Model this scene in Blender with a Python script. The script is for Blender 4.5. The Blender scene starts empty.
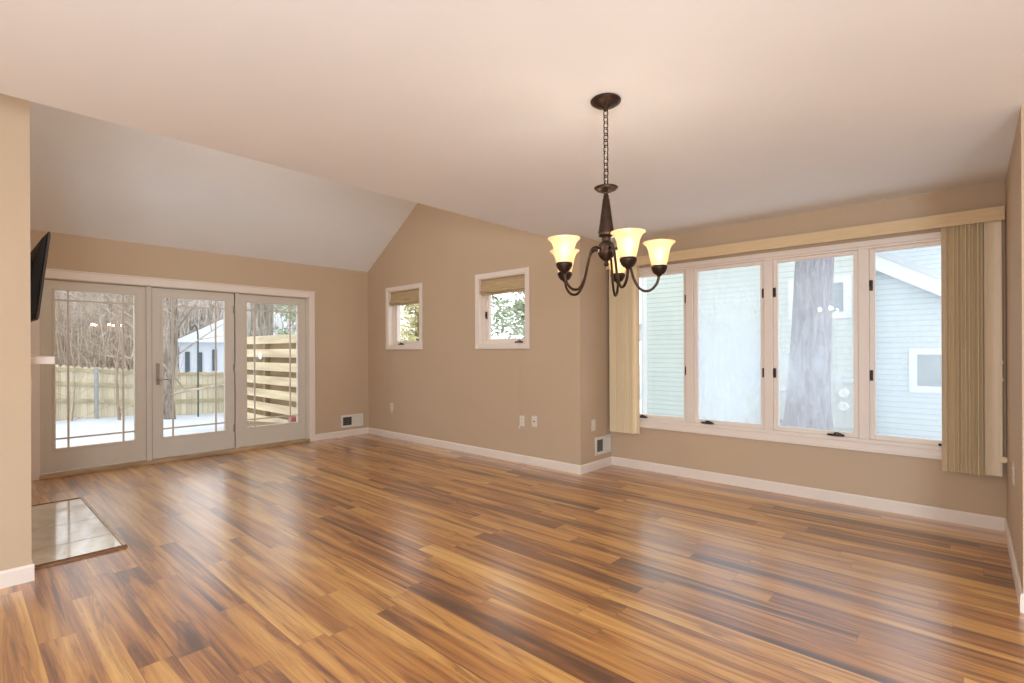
import bpy, bmesh, math, random
from mathutils import Vector, Matrix
R = math.radians
PI = math.pi
S = bpy.context.scene
COL = S.collection

# ------------------------------------------------------------------ camera
YAW, ROLL = R(42.107), -0.00399
EYE = Vector((0, 0, 1.2733))
cd = bpy.data.cameras.new('camera')
cam = bpy.data.objects.new('camera', cd)
COL.objects.link(cam)
fw = Vector((-math.sin(YAW), math.cos(YAW), 0))
rt = Vector((math.cos(YAW), math.sin(YAW), 0))
up = Vector((0, 0, 1))
r3 = rt * math.cos(ROLL) + up * math.sin(ROLL)
u3 = up * math.cos(ROLL) - rt * math.sin(ROLL)
m = Matrix((r3, u3, -fw)).transposed().to_4x4()
m.translation = EYE
cam.matrix_world = m
cd.sensor_width = 36.0
cd.lens = 506.85 / 1024 * 36.0
cd.shift_y = 8.6 / 1024
cd.clip_start = 0.05
cd.clip_end = 300
S.camera = cam

# ------------------------------------------------------------------ sky, added lights, exposure
w = bpy.data.worlds.new('sky')
S.world = w
w.use_nodes = True
bg = w.node_tree.nodes['Background']
bg.inputs['Color'].default_value = (0.93, 0.97, 1.0, 1)
bg.inputs['Strength'].default_value = 2.0

def lamp(name, kind, loc, energy, color, size=0.3, rot=(0, 0, 0), parent=None):
    l = bpy.data.lights.new(name, kind)
    l.energy = energy
    l.color = color
    if kind == 'AREA':
        l.shape = 'DISK'
        l.size = size
    else:
        l.shadow_soft_size = size
    o = bpy.data.objects.new(name, l)
    COL.objects.link(o)
    o.location = loc
    o.rotation_euler = rot
    return o

WARM = (1.0, 0.84, 0.68)
NEUT = (0.78, 0.945, 1.09)
# two added fill lights behind the camera, brightening the whole room
lamp('rear_fill_light', 'POINT', (0.0, -1.2, 1.35), 150, NEUT, 0.35)
lamp('right_fill_light', 'POINT', (1.5, -0.8, 1.35), 225, NEUT, 0.35)
# added fill light for the vault, unseen above the flat ceiling's edge
lamp('vault_fill_light', 'POINT', (-4.2, 1.9, 3.45), 30, (1.0, 0.96, 0.90), 0.4)

vs = S.view_settings
vs.view_transform = 'Standard'
vs.look = 'None'
vs.exposure = 0.12
vs.gamma = 1.0
vs.use_curve_mapping = False
try:
    S.cycles.use_denoising = True
    S.cycles.max_bounces = 10
    S.cycles.diffuse_bounces = 6
    S.cycles.transparent_max_bounces = 16
    S.cycles.sample_clamp_indirect = 6.0
except Exception:
    pass

# ------------------------------------------------------------------ helpers
def lin(c):
    return tuple(((v / 255) / 12.92 if v / 255 <= 0.04045 else ((v / 255 + 0.055) / 1.055) ** 2.4) for v in c) + (1,)

class NT:
    """small node-tree builder"""
    def __init__(self, name):
        self.mat = bpy.data.materials.new(name)
        self.mat.use_nodes = True
        self.t = self.mat.node_tree
        self.b = self.t.nodes['Principled BSDF']
        self.out = self.t.nodes['Material Output']
    def n(self, typ, **kw):
        nd = self.t.nodes.new(typ)
        for k, v in kw.items():
            setattr(nd, k, v)
        return nd
    def put(self, sock, v):
        if hasattr(v, 'is_output') or isinstance(v, bpy.types.NodeSocket):
            self.t.links.new(v, sock)
        elif v is not None:
            sock.default_value = v
    def m(self, op, a, b=None, c=None, clamp=False):
        nd = self.n('ShaderNodeMath', operation=op, use_clamp=clamp)
        for i, v in enumerate((a, b, c)):
            if v is not None:
                self.put(nd.inputs[i], v)
        return nd.outputs[0]
    def coords(self, kind='Object'):
        return self.n('ShaderNodeTexCoord').outputs[kind]
    def xyz(self, v):
        s = self.n('ShaderNodeSeparateXYZ')
        self.put(s.inputs[0], v)
        return s.outputs[0], s.outputs[1], s.outputs[2]
    def vec(self, x, y, z):
        c = self.n('ShaderNodeCombineXYZ')
        for i, v in enumerate((x, y, z)):
            self.put(c.inputs[i], v)
        return c.outputs[0]
    def scale(self, v, s):
        mp = self.n('ShaderNodeMapping')
        self.put(mp.inputs['Vector'], v)
        mp.inputs['Scale'].default_value = s
        return mp.outputs[0]
    def noise(self, v, scale=5, detail=3, rough=0.5, dist=0.0):
        nd = self.n('ShaderNodeTexNoise')
        self.put(nd.inputs['Vector'], v)
        nd.inputs['Scale'].default_value = scale
        nd.inputs['Detail'].default_value = detail
        nd.inputs['Roughness'].default_value = rough
        nd.inputs['Distortion'].default_value = dist
        return nd.outputs['Fac']
    def white(self, v, dims='3D'):
        nd = self.n('ShaderNodeTexWhiteNoise', noise_dimensions=dims)
        if dims == '1D':
            self.put(nd.inputs['W'], v)
        else:
            self.put(nd.inputs['Vector'], v)
        return nd
    def ramp(self, f, stops):
        nd = self.n('ShaderNodeValToRGB')
        self.put(nd.inputs[0], f)
        el = nd.color_ramp.elements
        while len(el) < len(stops):
            el.new(0.5)
        for e, (p, c) in zip(el, stops):
            e.position = p
            e.color = c if len(c) == 4 else lin(c)
        return nd.outputs[0]
    def mix(self, f, a, b, blend='MIX'):
        nd = self.n('ShaderNodeMix', data_type='RGBA', blend_type=blend)
        self.put(nd.inputs[0], f)
        self.put(nd.inputs[6], a)
        self.put(nd.inputs[7], b)
        return nd.outputs[2]
    def bump(self, h, strength=0.2, dist=0.01):
        nd = self.n('ShaderNodeBump')
        nd.inputs['Strength'].default_value = strength
        nd.inputs['Distance'].default_value = dist
        self.put(nd.inputs['Height'], h)
        self.put(self.b.inputs['Normal'], nd.outputs[0])
    def base(self, c, rough=0.5, metal=0.0, spec=0.5):
        self.put(self.b.inputs['Base Color'], c)
        self.put(self.b.inputs['Roughness'], rough)
        self.b.inputs['Metallic'].default_value = metal
        self.b.inputs['Specular IOR Level'].default_value = spec
        return self

def plain(name, rgb, rough=0.5, metal=0.0, var=0.05, scale=8, bump=0.0, spec=0.5, stretch=(1, 1, 1), bscale=60):
    k = NT(name)
    c = lin(rgb)
    co = k.scale(k.coords(), stretch)
    f = k.noise(co, scale, 4)
    lo = tuple(v * (1 - var * 1.6) for v in c[:3]) + (1,)
    hi = tuple(min(1, v * (1 + var * 1.6)) for v in c[:3]) + (1,)
    k.base(k.ramp(f, [(0.3, lo), (0.7, hi)]), rough, metal, spec)
    if bump:
        k.bump(k.noise(co, bscale, 3), bump, 0.004)
    return k.mat

M = {}
M['wall'] = plain('wall_paint', (200, 177, 150), 0.7, var=0.012, scale=2, bump=0.05, spec=0.3, bscale=140)
M['ceiling'] = plain('ceiling_paint', (240, 242, 244), 0.85, var=0.01, scale=2, bump=0.06, spec=0.2, bscale=90)
M['trim'] = plain('trim_paint', (238, 226, 215), 0.4, var=0.012, scale=3)
M['doorpaint'] = plain('door_paint', (214, 205, 192), 0.45, var=0.012, scale=3)
M['exttrim'] = plain('outdoor_white_paint', (236, 238, 238), 0.6, var=0.02)
M['bronze'] = plain('bronze_metal', (62, 46, 36), 0.38, 0.7, var=0.25, scale=30)
M['bronzecup'] = plain('dark_bronze', (50, 37, 30), 0.42, 0.6, var=0.2, scale=30)
M['latch'] = plain('latch_bronze', (62, 50, 42), 0.4, 0.5, var=0.15, scale=30)
M['silver'] = plain('satin_nickel', (168, 160, 148), 0.32, 0.8, var=0.05)
M['plate'] = plain('plate_plastic', (228, 220, 206), 0.35, var=0.01)
M['darkhole'] = plain('dark_slot', (38, 34, 30), 0.7, var=0.05)
M['vent'] = plain('vent_enamel', (226, 222, 215), 0.4, var=0.01)
M['ventgrey'] = plain('vent_damper', (196, 192, 188), 0.45, var=0.02)
M['ventmid'] = plain('vent_grille', (128, 122, 114), 0.5, var=0.03)
M['ventdark'] = plain('vent_duct', (40, 36, 32), 0.8, var=0.1)
M['tvback'] = plain('tv_black_plastic', (4, 4, 5), 0.6, var=0.1)
M['tvedge'] = plain('tv_edge_plastic', (70, 62, 56), 0.35, 0.3, var=0.05)
M['valance'] = plain('valance_fabric', (222, 196, 154), 0.6, var=0.04, scale=40, stretch=(0.2, 1, 6))
M['slat'] = plain('slat_vinyl', (244, 228, 196), 0.45, var=0.03, scale=20, stretch=(8, 8, 0.3))
M['slatpale'] = plain('slat_vinyl_pale', (240, 224, 196), 0.42, var=0.02, scale=20, stretch=(8, 8, 0.3))
M['cord'] = plain('cord_fibre', (218, 200, 174), 0.7, var=0.03)
M['oak'] = plain('oak_strip', (178, 150, 114), 0.45, var=0.15, scale=14, stretch=(1, 0.15, 1))
M['palestrip'] = plain('pale_strip', (206, 190, 166), 0.25, var=0.06)
M['walnut'] = plain('walnut_strip', (120, 78, 44), 0.4, var=0.15, scale=14)

def mat_shade_fabric():
    k = NT('roman_shade_weave')
    co = k.coords()
    x, y, z = k.xyz(co)
    f = k.noise(k.vec(k.m('MULTIPLY', x, 6.0), y, k.m('MULTIPLY', z, 220.0)), 1.0, 3)
    k.base(k.ramp(f, [(0.3, (176, 152, 116)), (0.7, (208, 186, 148))]), 0.85, spec=0.2)
    k.bump(f, 0.3, 0.002)
    return k.mat
M['shadefabric'] = mat_shade_fabric()

def mat_floor():
    k = NT('plank_laminate')
    PW, PL = 0.125, 1.22
    x, y, z = k.xyz(k.coords())
    yr = k.m('DIVIDE', y, PW)
    row = k.m('FLOOR', yr)
    r1 = k.white(row, '1D').outputs['Value']
    xs = k.m('ADD', k.m('DIVIDE', x, PL), k.m('MULTIPLY', r1, 7.31))
    col = k.m('FLOOR', xs)
    idn = k.white(k.vec(row, col, 0.37))
    a, b, c = k.xyz(idn.outputs['Color'])
    v = idn.outputs['Value']
    gx = k.m('ADD', k.m('MULTIPLY', x, 0.5), k.m('MULTIPLY', a, 60.0))
    gy = k.m('ADD', k.m('MULTIPLY', y, 8.5), k.m('MULTIPLY', b, 60.0))
    gv = k.vec(gx, gy, k.m('MULTIPLY', c, 40.0))
    n1 = k.noise(gv, 1.0, 6, 0.56, 1.0)
    n2 = k.noise(k.vec(k.m('MULTIPLY', gx, 1.5), k.m('MULTIPLY', gy, 2.6), c), 1.4, 5, 0.6, 0.9)
    fine = k.noise(k.vec(k.m('MULTIPLY', gx, 4.0), k.m('MULTIPLY', gy, 14.0), c), 2.0, 3, 0.6)
    f = k.m('ADD', k.m('MULTIPLY', n1, 0.74), k.m('MULTIPLY', n2, 0.26))
    f = k.m('ADD', f, k.m('MULTIPLY', k.m('SUBTRACT', v, 0.5), 0.13))
    colr = k.ramp(f, [(0.32, (76, 42, 20)), (0.395, (124, 72, 32)), (0.445, (166, 104, 46)), (0.53, (200, 140, 66)), (0.67, (232, 180, 100))])
    # thin dark figure lines that wander along the plank
    vein = k.m('SUBTRACT', 1.0, k.m('MULTIPLY', k.m('ABSOLUTE', k.m('SUBTRACT', n1, 0.455)), 42.0), clamp=True)
    vein2 = k.m('SUBTRACT', 1.0, k.m('MULTIPLY', k.m('ABSOLUTE', k.m('SUBTRACT', n2, 0.40)), 30.0), clamp=True)
    colr = k.mix(k.m('MULTIPLY', k.m('MAXIMUM', vein, k.m('MULTIPLY', vein2, 0.6)), 0.5), colr, lin((84, 46, 22)))
    colr = k.mix(k.m('MULTIPLY', k.m('SUBTRACT', fine, 0.35, clamp=True), 0.6), colr, lin((104, 60, 26)))
    # seams
    fy = k.m('FRACT', yr)
    ey = k.m('MINIMUM', fy, k.m('SUBTRACT', 1.0, fy))
    fx = k.m('FRACT', xs)
    ex = k.m('MINIMUM', fx, k.m('SUBTRACT', 1.0, fx))
    s1 = k.m('LESS_THAN', ey, 0.008)
    s2 = k.m('LESS_THAN', ex, 0.0009)
    seam = k.m('MAXIMUM', s1, s2)
    colr = k.mix(k.m('MULTIPLY', seam, 0.55), colr, lin((70, 40, 18)))
    rough = k.m('ADD', 0.30, k.m('MULTIPLY', fine, 0.10))
    k.base(colr, rough, spec=1.0)
    k.b.inputs['Coat Weight'].default_value = 1.0
    k.b.inputs['Coat Roughness'].default_value = 0.24
    k.b.inputs['Coat IOR'].default_value = 1.6
    hb = k.m('SUBTRACT', k.m('MULTIPLY', fine, 0.25), seam)
    k.bump(hb, 0.12, 0.001)
    return k.mat
M['floor'] = mat_floor()

def mat_tile():
    k = NT('hearth_tile')
    x, y, z = k.xyz(k.coords())
    T, GX = 0.50, 4.42
    fx = k.m('FRACT', k.m('DIVIDE', k.m('ADD', x, 20.0 + GX), T))
    fy = k.m('FRACT', k.m('DIVIDE', k.m('ADD', y, 20.0 - 0.305), T))
    e = k.m('MINIMUM', k.m('MINIMUM', fx, k.m('SUBTRACT', 1.0, fx)), k.m('MINIMUM', fy, k.m('SUBTRACT', 1.0, fy)))
    g = k.m('LESS_THAN', e, 0.011)
    n = k.noise(k.coords(), 6, 5, 0.6, 0.6)
    c = k.ramp(n, [(0.3, (206, 188, 160)), (0.7, (228, 214, 190))])
    c = k.mix(g, c, lin((112, 94, 70)))
    k.base(c, k.m('ADD', 0.12, k.m('MULTIPLY', g, 0.5)), spec=1.0)
    k.put(k.b.inputs['Coat Weight'], k.m('SUBTRACT', 1.0, g))
    k.b.inputs['Coat Roughness'].default_value = 0.06
    k.b.inputs['Coat IOR'].default_value = 1.7
    k.bump(k.m('SUBTRACT', k.m('MULTIPLY', k.noise(k.coords(), 14, 2), 0.3), g), 0.06, 0.003)
    return k.mat
M['tile'] = mat_tile()

def mat_glass(name, fog=0.0, tint=(1, 1, 1, 1), zmid=1.0, zspan=0.8):
    k = NT(name)
    t = k.t
    lw = k.n('ShaderNodeLayerWeight')
    lw.inputs['Blend'].default_value = 0.5
    sch = k.m('ADD', 0.035, k.m('MULTIPLY', k.m('POWER', lw.outputs['Facing'], 5.0), 0.9))
    tr = k.n('ShaderNodeBsdfTransparent')
    tr.inputs[0].default_value = tint
    gl = k.n('ShaderNodeBsdfGlossy')
    gl.inputs['Roughness'].default_value = 0.015
    first = tr.outputs[0]
    if fog:
        x, y, z = k.xyz(k.coords())
        n = k.noise(k.vec(k.m('MULTIPLY', x, 3.0), 0.0, k.m('MULTIPLY', z, 1.1)), 1.4, 4, 0.6, 0.8)
        st = k.noise(k.vec(k.m('MULTIPLY', x, 46.0), 0.0, k.m('MULTIPLY', z, 1.4)), 1.0, 3, 0.6)
        g = k.m('SUBTRACT', 1.0, k.m('ABSOLUTE', k.m('DIVIDE', k.m('SUBTRACT', z, zmid), zspan)), clamp=True)
        fac = k.m('MULTIPLY', k.m('ADD', 0.35, k.m('MULTIPLY', g, 0.75)), k.m('ADD', k.m('MULTIPLY', n, 1.4), k.m('MULTIPLY', st, 0.18)))
        fac = k.m('MULTIPLY', fac, fog, clamp=True)
        tl = k.n('ShaderNodeBsdfTranslucent')
        tl.inputs[0].default_value = (0.86, 0.92, 1.0, 1)
        mx = k.n('ShaderNodeMixShader')
        t.links.new(fac, mx.inputs[0])
        t.links.new(tr.outputs[0], mx.inputs[1])
        t.links.new(tl.outputs[0], mx.inputs[2])
        first = mx.outputs[0]
    mx2 = k.n('ShaderNodeMixShader')
    t.links.new(sch, mx2.inputs[0])
    t.links.new(first, mx2.inputs[1])
    t.links.new(gl.outputs[0], mx2.inputs[2])
    t.links.new(mx2.outputs[0], k.out.inputs[0])
    return k.mat
M['glass'] = mat_glass('clear_glass')
M['fog_light'] = mat_glass('lightly_misted_glass', 0.08, zmid=0.9, zspan=0.9)
M['fog_heavy'] = mat_glass('heavily_misted_glass', 0.6, zmid=0.95, zspan=1.0)
M['fog_mid'] = mat_glass('misted_glass', 0.34, zmid=1.1, zspan=0.9)
M['fog_soft'] = mat_glass('softly_misted_glass', 0.22, zmid=1.2, zspan=1.2)

def mat_lampglass():
    k = NT('alabaster_lamp_glass')
    t = k.t
    co = k.coords()
    n = k.noise(co, 25, 3, 0.6, 0.5)
    c = k.ramp(n, [(0.25, (232, 212, 180)), (0.75, (246, 232, 206))])
    tl = k.n('ShaderNodeBsdfTranslucent')
    k.put(tl.inputs[0], c)
    df = k.n('ShaderNodeBsdfDiffuse')
    k.put(df.inputs[0], c)
    rf = k.n('ShaderNodeBsdfRefraction')
    k.put(rf.inputs['Color'], lin((255, 236, 204)))
    rf.inputs['Roughness'].default_value = 0.5
    rf.inputs['IOR'].default_value = 1.18
    gl = k.n('ShaderNodeBsdfGlossy')
    gl.inputs['Roughness'].default_value = 0.25
    def mx(f, a, b):
        q = k.n('ShaderNodeMixShader'); q.inputs[0].default_value = f
        t.links.new(a, q.inputs[1]); t.links.new(b, q.inputs[2])
        return q.outputs[0]
    o = mx(0.45, tl.outputs[0], df.outputs[0])
    o = mx(0.30, o, rf.outputs[0])
    o = mx(0.05, o, gl.outputs[0])
    t.links.new(o, k.out.inputs[0])
    return k.mat
M['lampglass'] = mat_lampglass()

def mat_emit(name, rgb, s):
    k = NT(name)
    k.base(lin(rgb), 0.4)
    k.b.inputs['Emission Color'].default_value = lin(rgb)
    k.b.inputs['Emission Strength'].default_value = s
    return k.mat
M['bulb'] = mat_emit('lit_bulb', (255, 240, 216), 7.0)

# outdoor materials
def mat_snow():
    k = NT('snow')
    n = k.noise(k.coords(), 1.2, 5, 0.6)
    k.base(k.ramp(n, [(0.3, (196, 204, 214)), (0.7, (212, 216, 220))]), 0.8, spec=0.2)
    k.bump(n, 0.5, 0.25)
    return k.mat
M['snow'] = mat_snow()

def mat_bark(name, dark, light, sc=14, bump=0.9):
    k = NT(name)
    x, y, z = k.xyz(k.coords())
    v = k.vec(x, y, k.m('MULTIPLY', z, 0.16))
    n = k.noise(v, sc, 5, 0.65, 0.9)
    k.base(k.ramp(n, [(0.32, dark), (0.66, light)]), 0.95, spec=0.1)
    k.bump(n, bump, 0.03)
    return k.mat
M['bark'] = mat_bark('grey_bark', (104, 94, 84), (178, 168, 156))
M['barkbig'] = mat_bark('thick_furrowed_bark', (104, 102, 110), (176, 174, 180), 26)
M['barkpale'] = mat_bark('pale_bark', (138, 130, 120), (206, 200, 190), 9, 0.4)
M['barkbrown'] = mat_bark('brown_bark', (126, 110, 94), (186, 168, 148))
M['twig'] = plain('twig_bark', (176, 162, 148), 0.95, var=0.3, scale=3, spec=0.1)
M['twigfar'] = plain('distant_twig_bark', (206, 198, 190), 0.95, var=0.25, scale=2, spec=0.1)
M['needle'] = plain('evergreen_needles', (172, 184, 158), 0.9, var=0.35, scale=3, spec=0.1)
M['needlepale'] = plain('yellow_green_needles', (212, 206, 160), 0.9, var=0.3, scale=3, spec=0.1)

def mat_boards(name, rgb, axis, wd, dark=0.45, gap=0.04, grain=(1, 1, 12)):
    """boards running along one axis; `axis` is the axis across them"""
    k = NT(name)
    co = k.coords()
    s = k.xyz(co)
    q = k.m('DIVIDE', k.m('ADD', s[axis], 50.0), wd)
    fr = k.m('FRACT', q)
    idn = k.white(k.m('FLOOR', q), '1D').outputs['Value']
    n = k.noise(k.scale(co, grain), 3, 4)
    c = lin(rgb)
    base = k.ramp(k.m('ADD', k.m('MULTIPLY', n, 0.6), k.m('MULTIPLY', idn, 0.4)),
                  [(0.25, tuple(v * 0.8 for v in c[:3]) + (1,)), (0.75, tuple(min(1, v * 1.12) for v in c[:3]) + (1,))])
    e = k.m('LESS_THAN', fr, gap)
    base = k.mix(k.m('MULTIPLY', e, dark), base, tuple(v * 0.3 for v in c[:3]) + (1,))
    k.base(base, 0.8, spec=0.2)
    k.bump(k.m('SUBTRACT', 1.0, e), 0.5, 0.01)
    return k.mat
M['fenceboard'] = mat_boards('weathered_fence_boards', (222, 212, 186), 1, 0.14, 0.5, 0.06, (1, 6, 0.5))
M['fencerail'] = plain('fence_rail_wood', (190, 178, 150), 0.85, var=0.15, scale=4, spec=0.1)
M['slatwood'] = plain('pale_slat_wood', (210, 194, 162), 0.8, var=0.14, scale=3, stretch=(0.3, 1, 3), spec=0.1)
M['slatback'] = plain('shaded_weathered_wood', (150, 130, 104), 0.85, var=0.15, scale=3, stretch=(0.3, 1, 3), spec=0.1)  # shade on the back slats put into a darker colour; posts and plank share it

def mat_siding(name, rgb, pitch):
    k = NT(name)
    co = k.coords()
    x, y, z = k.xyz(co)
    fr = k.m('FRACT', k.m('DIVIDE', k.m('ADD', z, 20.0), pitch))
    e = k.m('LESS_THAN', fr, 0.14)
    c = lin(rgb)
    n = k.noise(co, 2.0, 3)
    b = k.ramp(n, [(0.3, tuple(v * 0.96 for v in c[:3]) + (1,)), (0.7, c)])
    b = k.mix(k.m('MULTIPLY', e, 0.42), b, tuple(v * 0.35 for v in c[:3]) + (1,))
    k.base(b, 0.6, spec=0.3)
    k.bump(fr, 0.6, 0.015)
    return k.mat
M['sidegreen'] = mat_siding('pale_green_siding', (220, 230, 223), 0.112)
M['sideblue'] = mat_siding('blue_grey_siding', (212, 224, 230), 0.112)
M['sidewhite'] = plain('white_blue_siding', (222, 228, 236), 0.7, var=0.03)
M['darkglass'] = plain('dark_window_glass', (92, 104, 112), 0.1, var=0.05)
M['greyglass'] = plain('grey_window_glass', (148, 162, 168), 0.1, var=0.05)
M['meter'] = plain('meter_box_paint', (196, 202, 196), 0.5, 0.1, var=0.03)
M['meterglass'] = plain('meter_dome', (226, 232, 230), 0.15, var=0.05)
M['greenpole'] = plain('green_steel', (92, 104, 96), 0.5, 0.3, var=0.1)
M['redplastic'] = plain('faded_red_paint', (170, 96, 88), 0.6, var=0.1)
M['greypost'] = plain('grey_steel_post', (168, 172, 176), 0.5, 0.5, var=0.06)
M['shingle'] = plain('roof_shingle', (120, 118, 116), 0.9, var=0.15, scale=20)

# ---- geometry
def box(bm, x0, x1, y0, y1, z0, z1):
    vs_ = [bm.verts.new(p) for p in ((x0, y0, z0), (x1, y0, z0), (x1, y1, z0), (x0, y1, z0),
                                     (x0, y0, z1), (x1, y0, z1), (x1, y1, z1), (x0, y1, z1))]
    for f in ((3, 2, 1, 0), (4, 5, 6, 7), (0, 1, 5, 4), (1, 2, 6, 5), (2, 3, 7, 6), (3, 0, 4, 7)):
        bm.faces.new([vs_[i] for i in f])
    return vs_

def hexa(bm, pts):
    vs_ = [bm.verts.new(p) for p in pts]
    for f in ((3, 2, 1, 0), (4, 5, 6, 7), (0, 1, 5, 4), (1, 2, 6, 5), (2, 3, 7, 6), (3, 0, 4, 7)):
        bm.faces.new([vs_[i] for i in f])

def tube(bm, pts, rad, seg=8, cap=True):
    pts = [Vector(p) for p in pts]
    if not hasattr(rad, '__len__'):
        rad = [rad] * len(pts)
    rings = []
    prev = None
    for i, p in enumerate(pts):
        d = (pts[min(i + 1, len(pts) - 1)] - pts[max(i - 1, 0)])
        d = d.normalized() if d.length > 1e-9 else Vector((0, 0, 1))
        if prev is None:
            a = d.cross(Vector((0, 0, 1)))
            if a.length < 1e-3:
                a = d.cross(Vector((1, 0, 0)))
        else:
            a = prev - d * prev.dot(d)
        a.normalize()
        prev = a
        b = d.cross(a)
        rings.append([bm.verts.new(p + (a * math.cos(2 * PI * k / seg) + b * math.sin(2 * PI * k / seg)) * rad[i]) for k in range(seg)])
    for r0, r1 in zip(rings, rings[1:]):
        for k in range(seg):
            bm.faces.new((r0[k], r0[(k + 1) % seg], r1[(k + 1) % seg], r1[k]))
    if cap:
        bm.faces.new(rings[0][::-1])
        bm.faces.new(rings[-1])

def lathe(bm, prof, seg=32, c=(0, 0, 0), closed_ends=True):
    """prof: list of (radius, z)"""
    c = Vector(c)
    rings = []
    for r, z in prof:
        if r < 1e-6:
            rings.append([bm.verts.new(c + Vector((0, 0, z)))])
        else:
            rings.append([bm.verts.new(c + Vector((r * math.cos(2 * PI * k / seg), r * math.sin(2 * PI * k / seg), z))) for k in range(seg)])
    for r0, r1 in zip(rings, rings[1:]):
        for k in range(seg):
            a, b = k, (k + 1) % seg
            if len(r0) == 1 and len(r1) == 1:
                continue
            if len(r0) == 1:
                bm.faces.new((r0[0], r1[b], r1[a]))
            elif len(r1) == 1:
                bm.faces.new((r0[a], r0[b], r1[0]))
            else:
                bm.faces.new((r0[a], r0[b], r1[b], r1[a]))

def prism(bm, poly, axis, a0, a1):
    """extrude a 2-D polygon along an axis (0: poly is (y,z); 1: poly is (x,z); 2: poly is (x,y))"""
    def P(u, v, a):
        return (a, u, v) if axis == 0 else (u, a, v) if axis == 1 else (u, v, a)
    A = [bm.verts.new(P(u, v, a0)) for u, v in poly]
    B = [bm.verts.new(P(u, v, a1)) for u, v in poly]
    n = len(poly)
    for i in range(n):
        bm.faces.new((A[i], A[(i + 1) % n], B[(i + 1) % n], B[i]))
    bm.faces.new(A[::-1])
    bm.faces.new(B)

def obj(name, bm, mat, parent=None, smooth=False, bevel=0.0, normals=True):
    if normals:
        bmesh.ops.recalc_face_normals(bm, faces=bm.faces)
    me = bpy.data.meshes.new(name)
    bm.to_mesh(me)
    bm.free()
    me.materials.append(M[mat] if isinstance(mat, str) else mat)
    if smooth:
        for p in me.polygons:
            p.use_smooth = True
    o = bpy.data.objects.new(name, me)
    COL.objects.link(o)
    if parent:
        o.parent = parent
        o.matrix_parent_inverse = Matrix.Translation(-root_loc(parent))
    if bevel:
        md = o.modifiers.new('bevel', 'BEVEL')
        md.width = bevel
        md.segments = 2
        md.limit_method = 'ANGLE'
    return o

def root_loc(o):
    v = Vector((0, 0, 0))
    while o:
        v = v + o.location + o.matrix_parent_inverse.translation
        o = o.parent
    return v

def thing(name, label, cat, loc=(0, 0, 0), group=None):
    o = bpy.data.objects.new(name, None)
    o.empty_display_size = 0.1
    COL.objects.link(o)
    o.location = loc
    o['label'] = label
    o['category'] = cat
    if group:
        o['group'] = group
    return o

def tag(o, label, cat, group=None, kind=None):
    o['label'] = label
    o['category'] = cat
    if group:
        o['group'] = group
    if kind:
        o['kind'] = kind
    return o

def struct_root(name, label, cat, loc=(0, 0, 0)):
    o = thing(name, label, cat, loc)
    o['kind'] = 'structure'
    return o

def struct(name, bm, mat, label, cat, **kw):
    o = obj(name, bm, mat, **kw)
    return tag(o, label, cat, kind='structure')

def copy_tree(o, parent=None):
    c = o.copy()
    COL.objects.link(c)
    if parent:
        c.parent = parent
        c.matrix_parent_inverse = o.matrix_parent_inverse.copy()
    for ch in list(o.children):
        copy_tree(ch, c)
    return c

NB = bmesh.new

# ------------------------------------------------------------------ room shell
XP, YA, XJ, YW, XR = -6.89, 4.312, -2.958, 4.909, 0.186
HC, XE, XS, YS = 2.44, -3.239, -3.883, 0.297
ZE, SL = 2.484, 0.653
T = 0.20
YB, XK, YR = -3.6, 3.2, 3.46          # back of the house, kitchen side, end of the right wall
XRG = -4.9
ZRG = ZE + SL * (XRG - XP)

bm = NB()
box(bm, XP - T, XK + T, YB - T, YW + T, -0.12, 0.0)
struct('floor', bm, 'floor', 'brown and golden striped wood plank floor of the empty room', 'floor')

bm = NB()
box(bm, XE, XK + T, YB - T, YW + T, HC, HC + 0.12)
struct('ceiling', bm, 'ceiling', 'flat white ceiling the chandelier hangs from', 'ceiling')

bm = NB()   # vaulted part: slope, level crown and the upright face above the flat ceiling's edge
box(bm, XE, XE + 0.12, YS - 4.2, YA + T, HC + 0.121, ZRG + 0.15)
box(bm, XRG, XE, YS - 0.5, YA + T, ZRG, ZRG + 0.15)
prism(bm, [(XP - T, ZE - SL * T), (XRG, ZRG), (XRG, ZRG + 0.15), (XP - T, ZE - SL * T + 0.15)], 1, YS - 0.5, YA + T)
struct('ceiling_vault', bm, 'ceiling', 'pale sloping vaulted ceiling above the patio doors', 'ceiling')

# patio-door wall (left end of the room)
D0, D1, DZ = 0.585, 3.372, 2.02        # rough opening
bm = NB()
box(bm, XP - T, XP, YS - 0.3, D0, 0, ZE)
box(bm, XP - T, XP, D1, YA + T, 0, ZE)
box(bm, XP - T, XP, D0, D1, DZ, ZE)
struct('wall_left', bm, 'wall', 'tan wall around the three patio door panels', 'wall')

# gable wall with the two small windows
W1 = (-6.337, -5.590)
W2 = (-4.437, -3.680)
WZ0, WZ1 = 1.336, 2.141
bm = NB()
y0, y1 = YA, YA + T
def zslope(x):
    return min(ZRG, ZE + SL * (x - XP))
box(bm, XP, W1[0], y0, y1, 0, ZE)
box(bm, W1[0], W1[1], y0, y1, 0, WZ0)
box(bm, W1[0], W1[1], y0, y1, WZ1, ZE)
box(bm, W1[1], W2[0], y0, y1, 0, ZE)
box(bm, W2[0], W2[1], y0, y1, 0, WZ0)
box(bm, W2[0], W2[1], y0, y1, WZ1, ZE)
box(bm, W2[1], XJ - T, y0, y1, 0, ZE)
prism(bm, [(XP, ZE), (XE + 0.1, ZE), (XE + 0.1, ZRG + 0.1), (XRG, ZRG + 0.1), (XP, ZE + 0.03)], 1, y0, y1)
struct('wall_back', bm, 'wall', 'tan gable wall with two small windows', 'wall')

bm = NB()   # jog: the short wall between gable wall and window bay
box(bm, XJ - T, XJ, YA, YW + T, 0, ZE - 0.045)
struct('wall_jog', bm, 'wall', 'narrow tan return wall at the left of the large window', 'wall')

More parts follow.
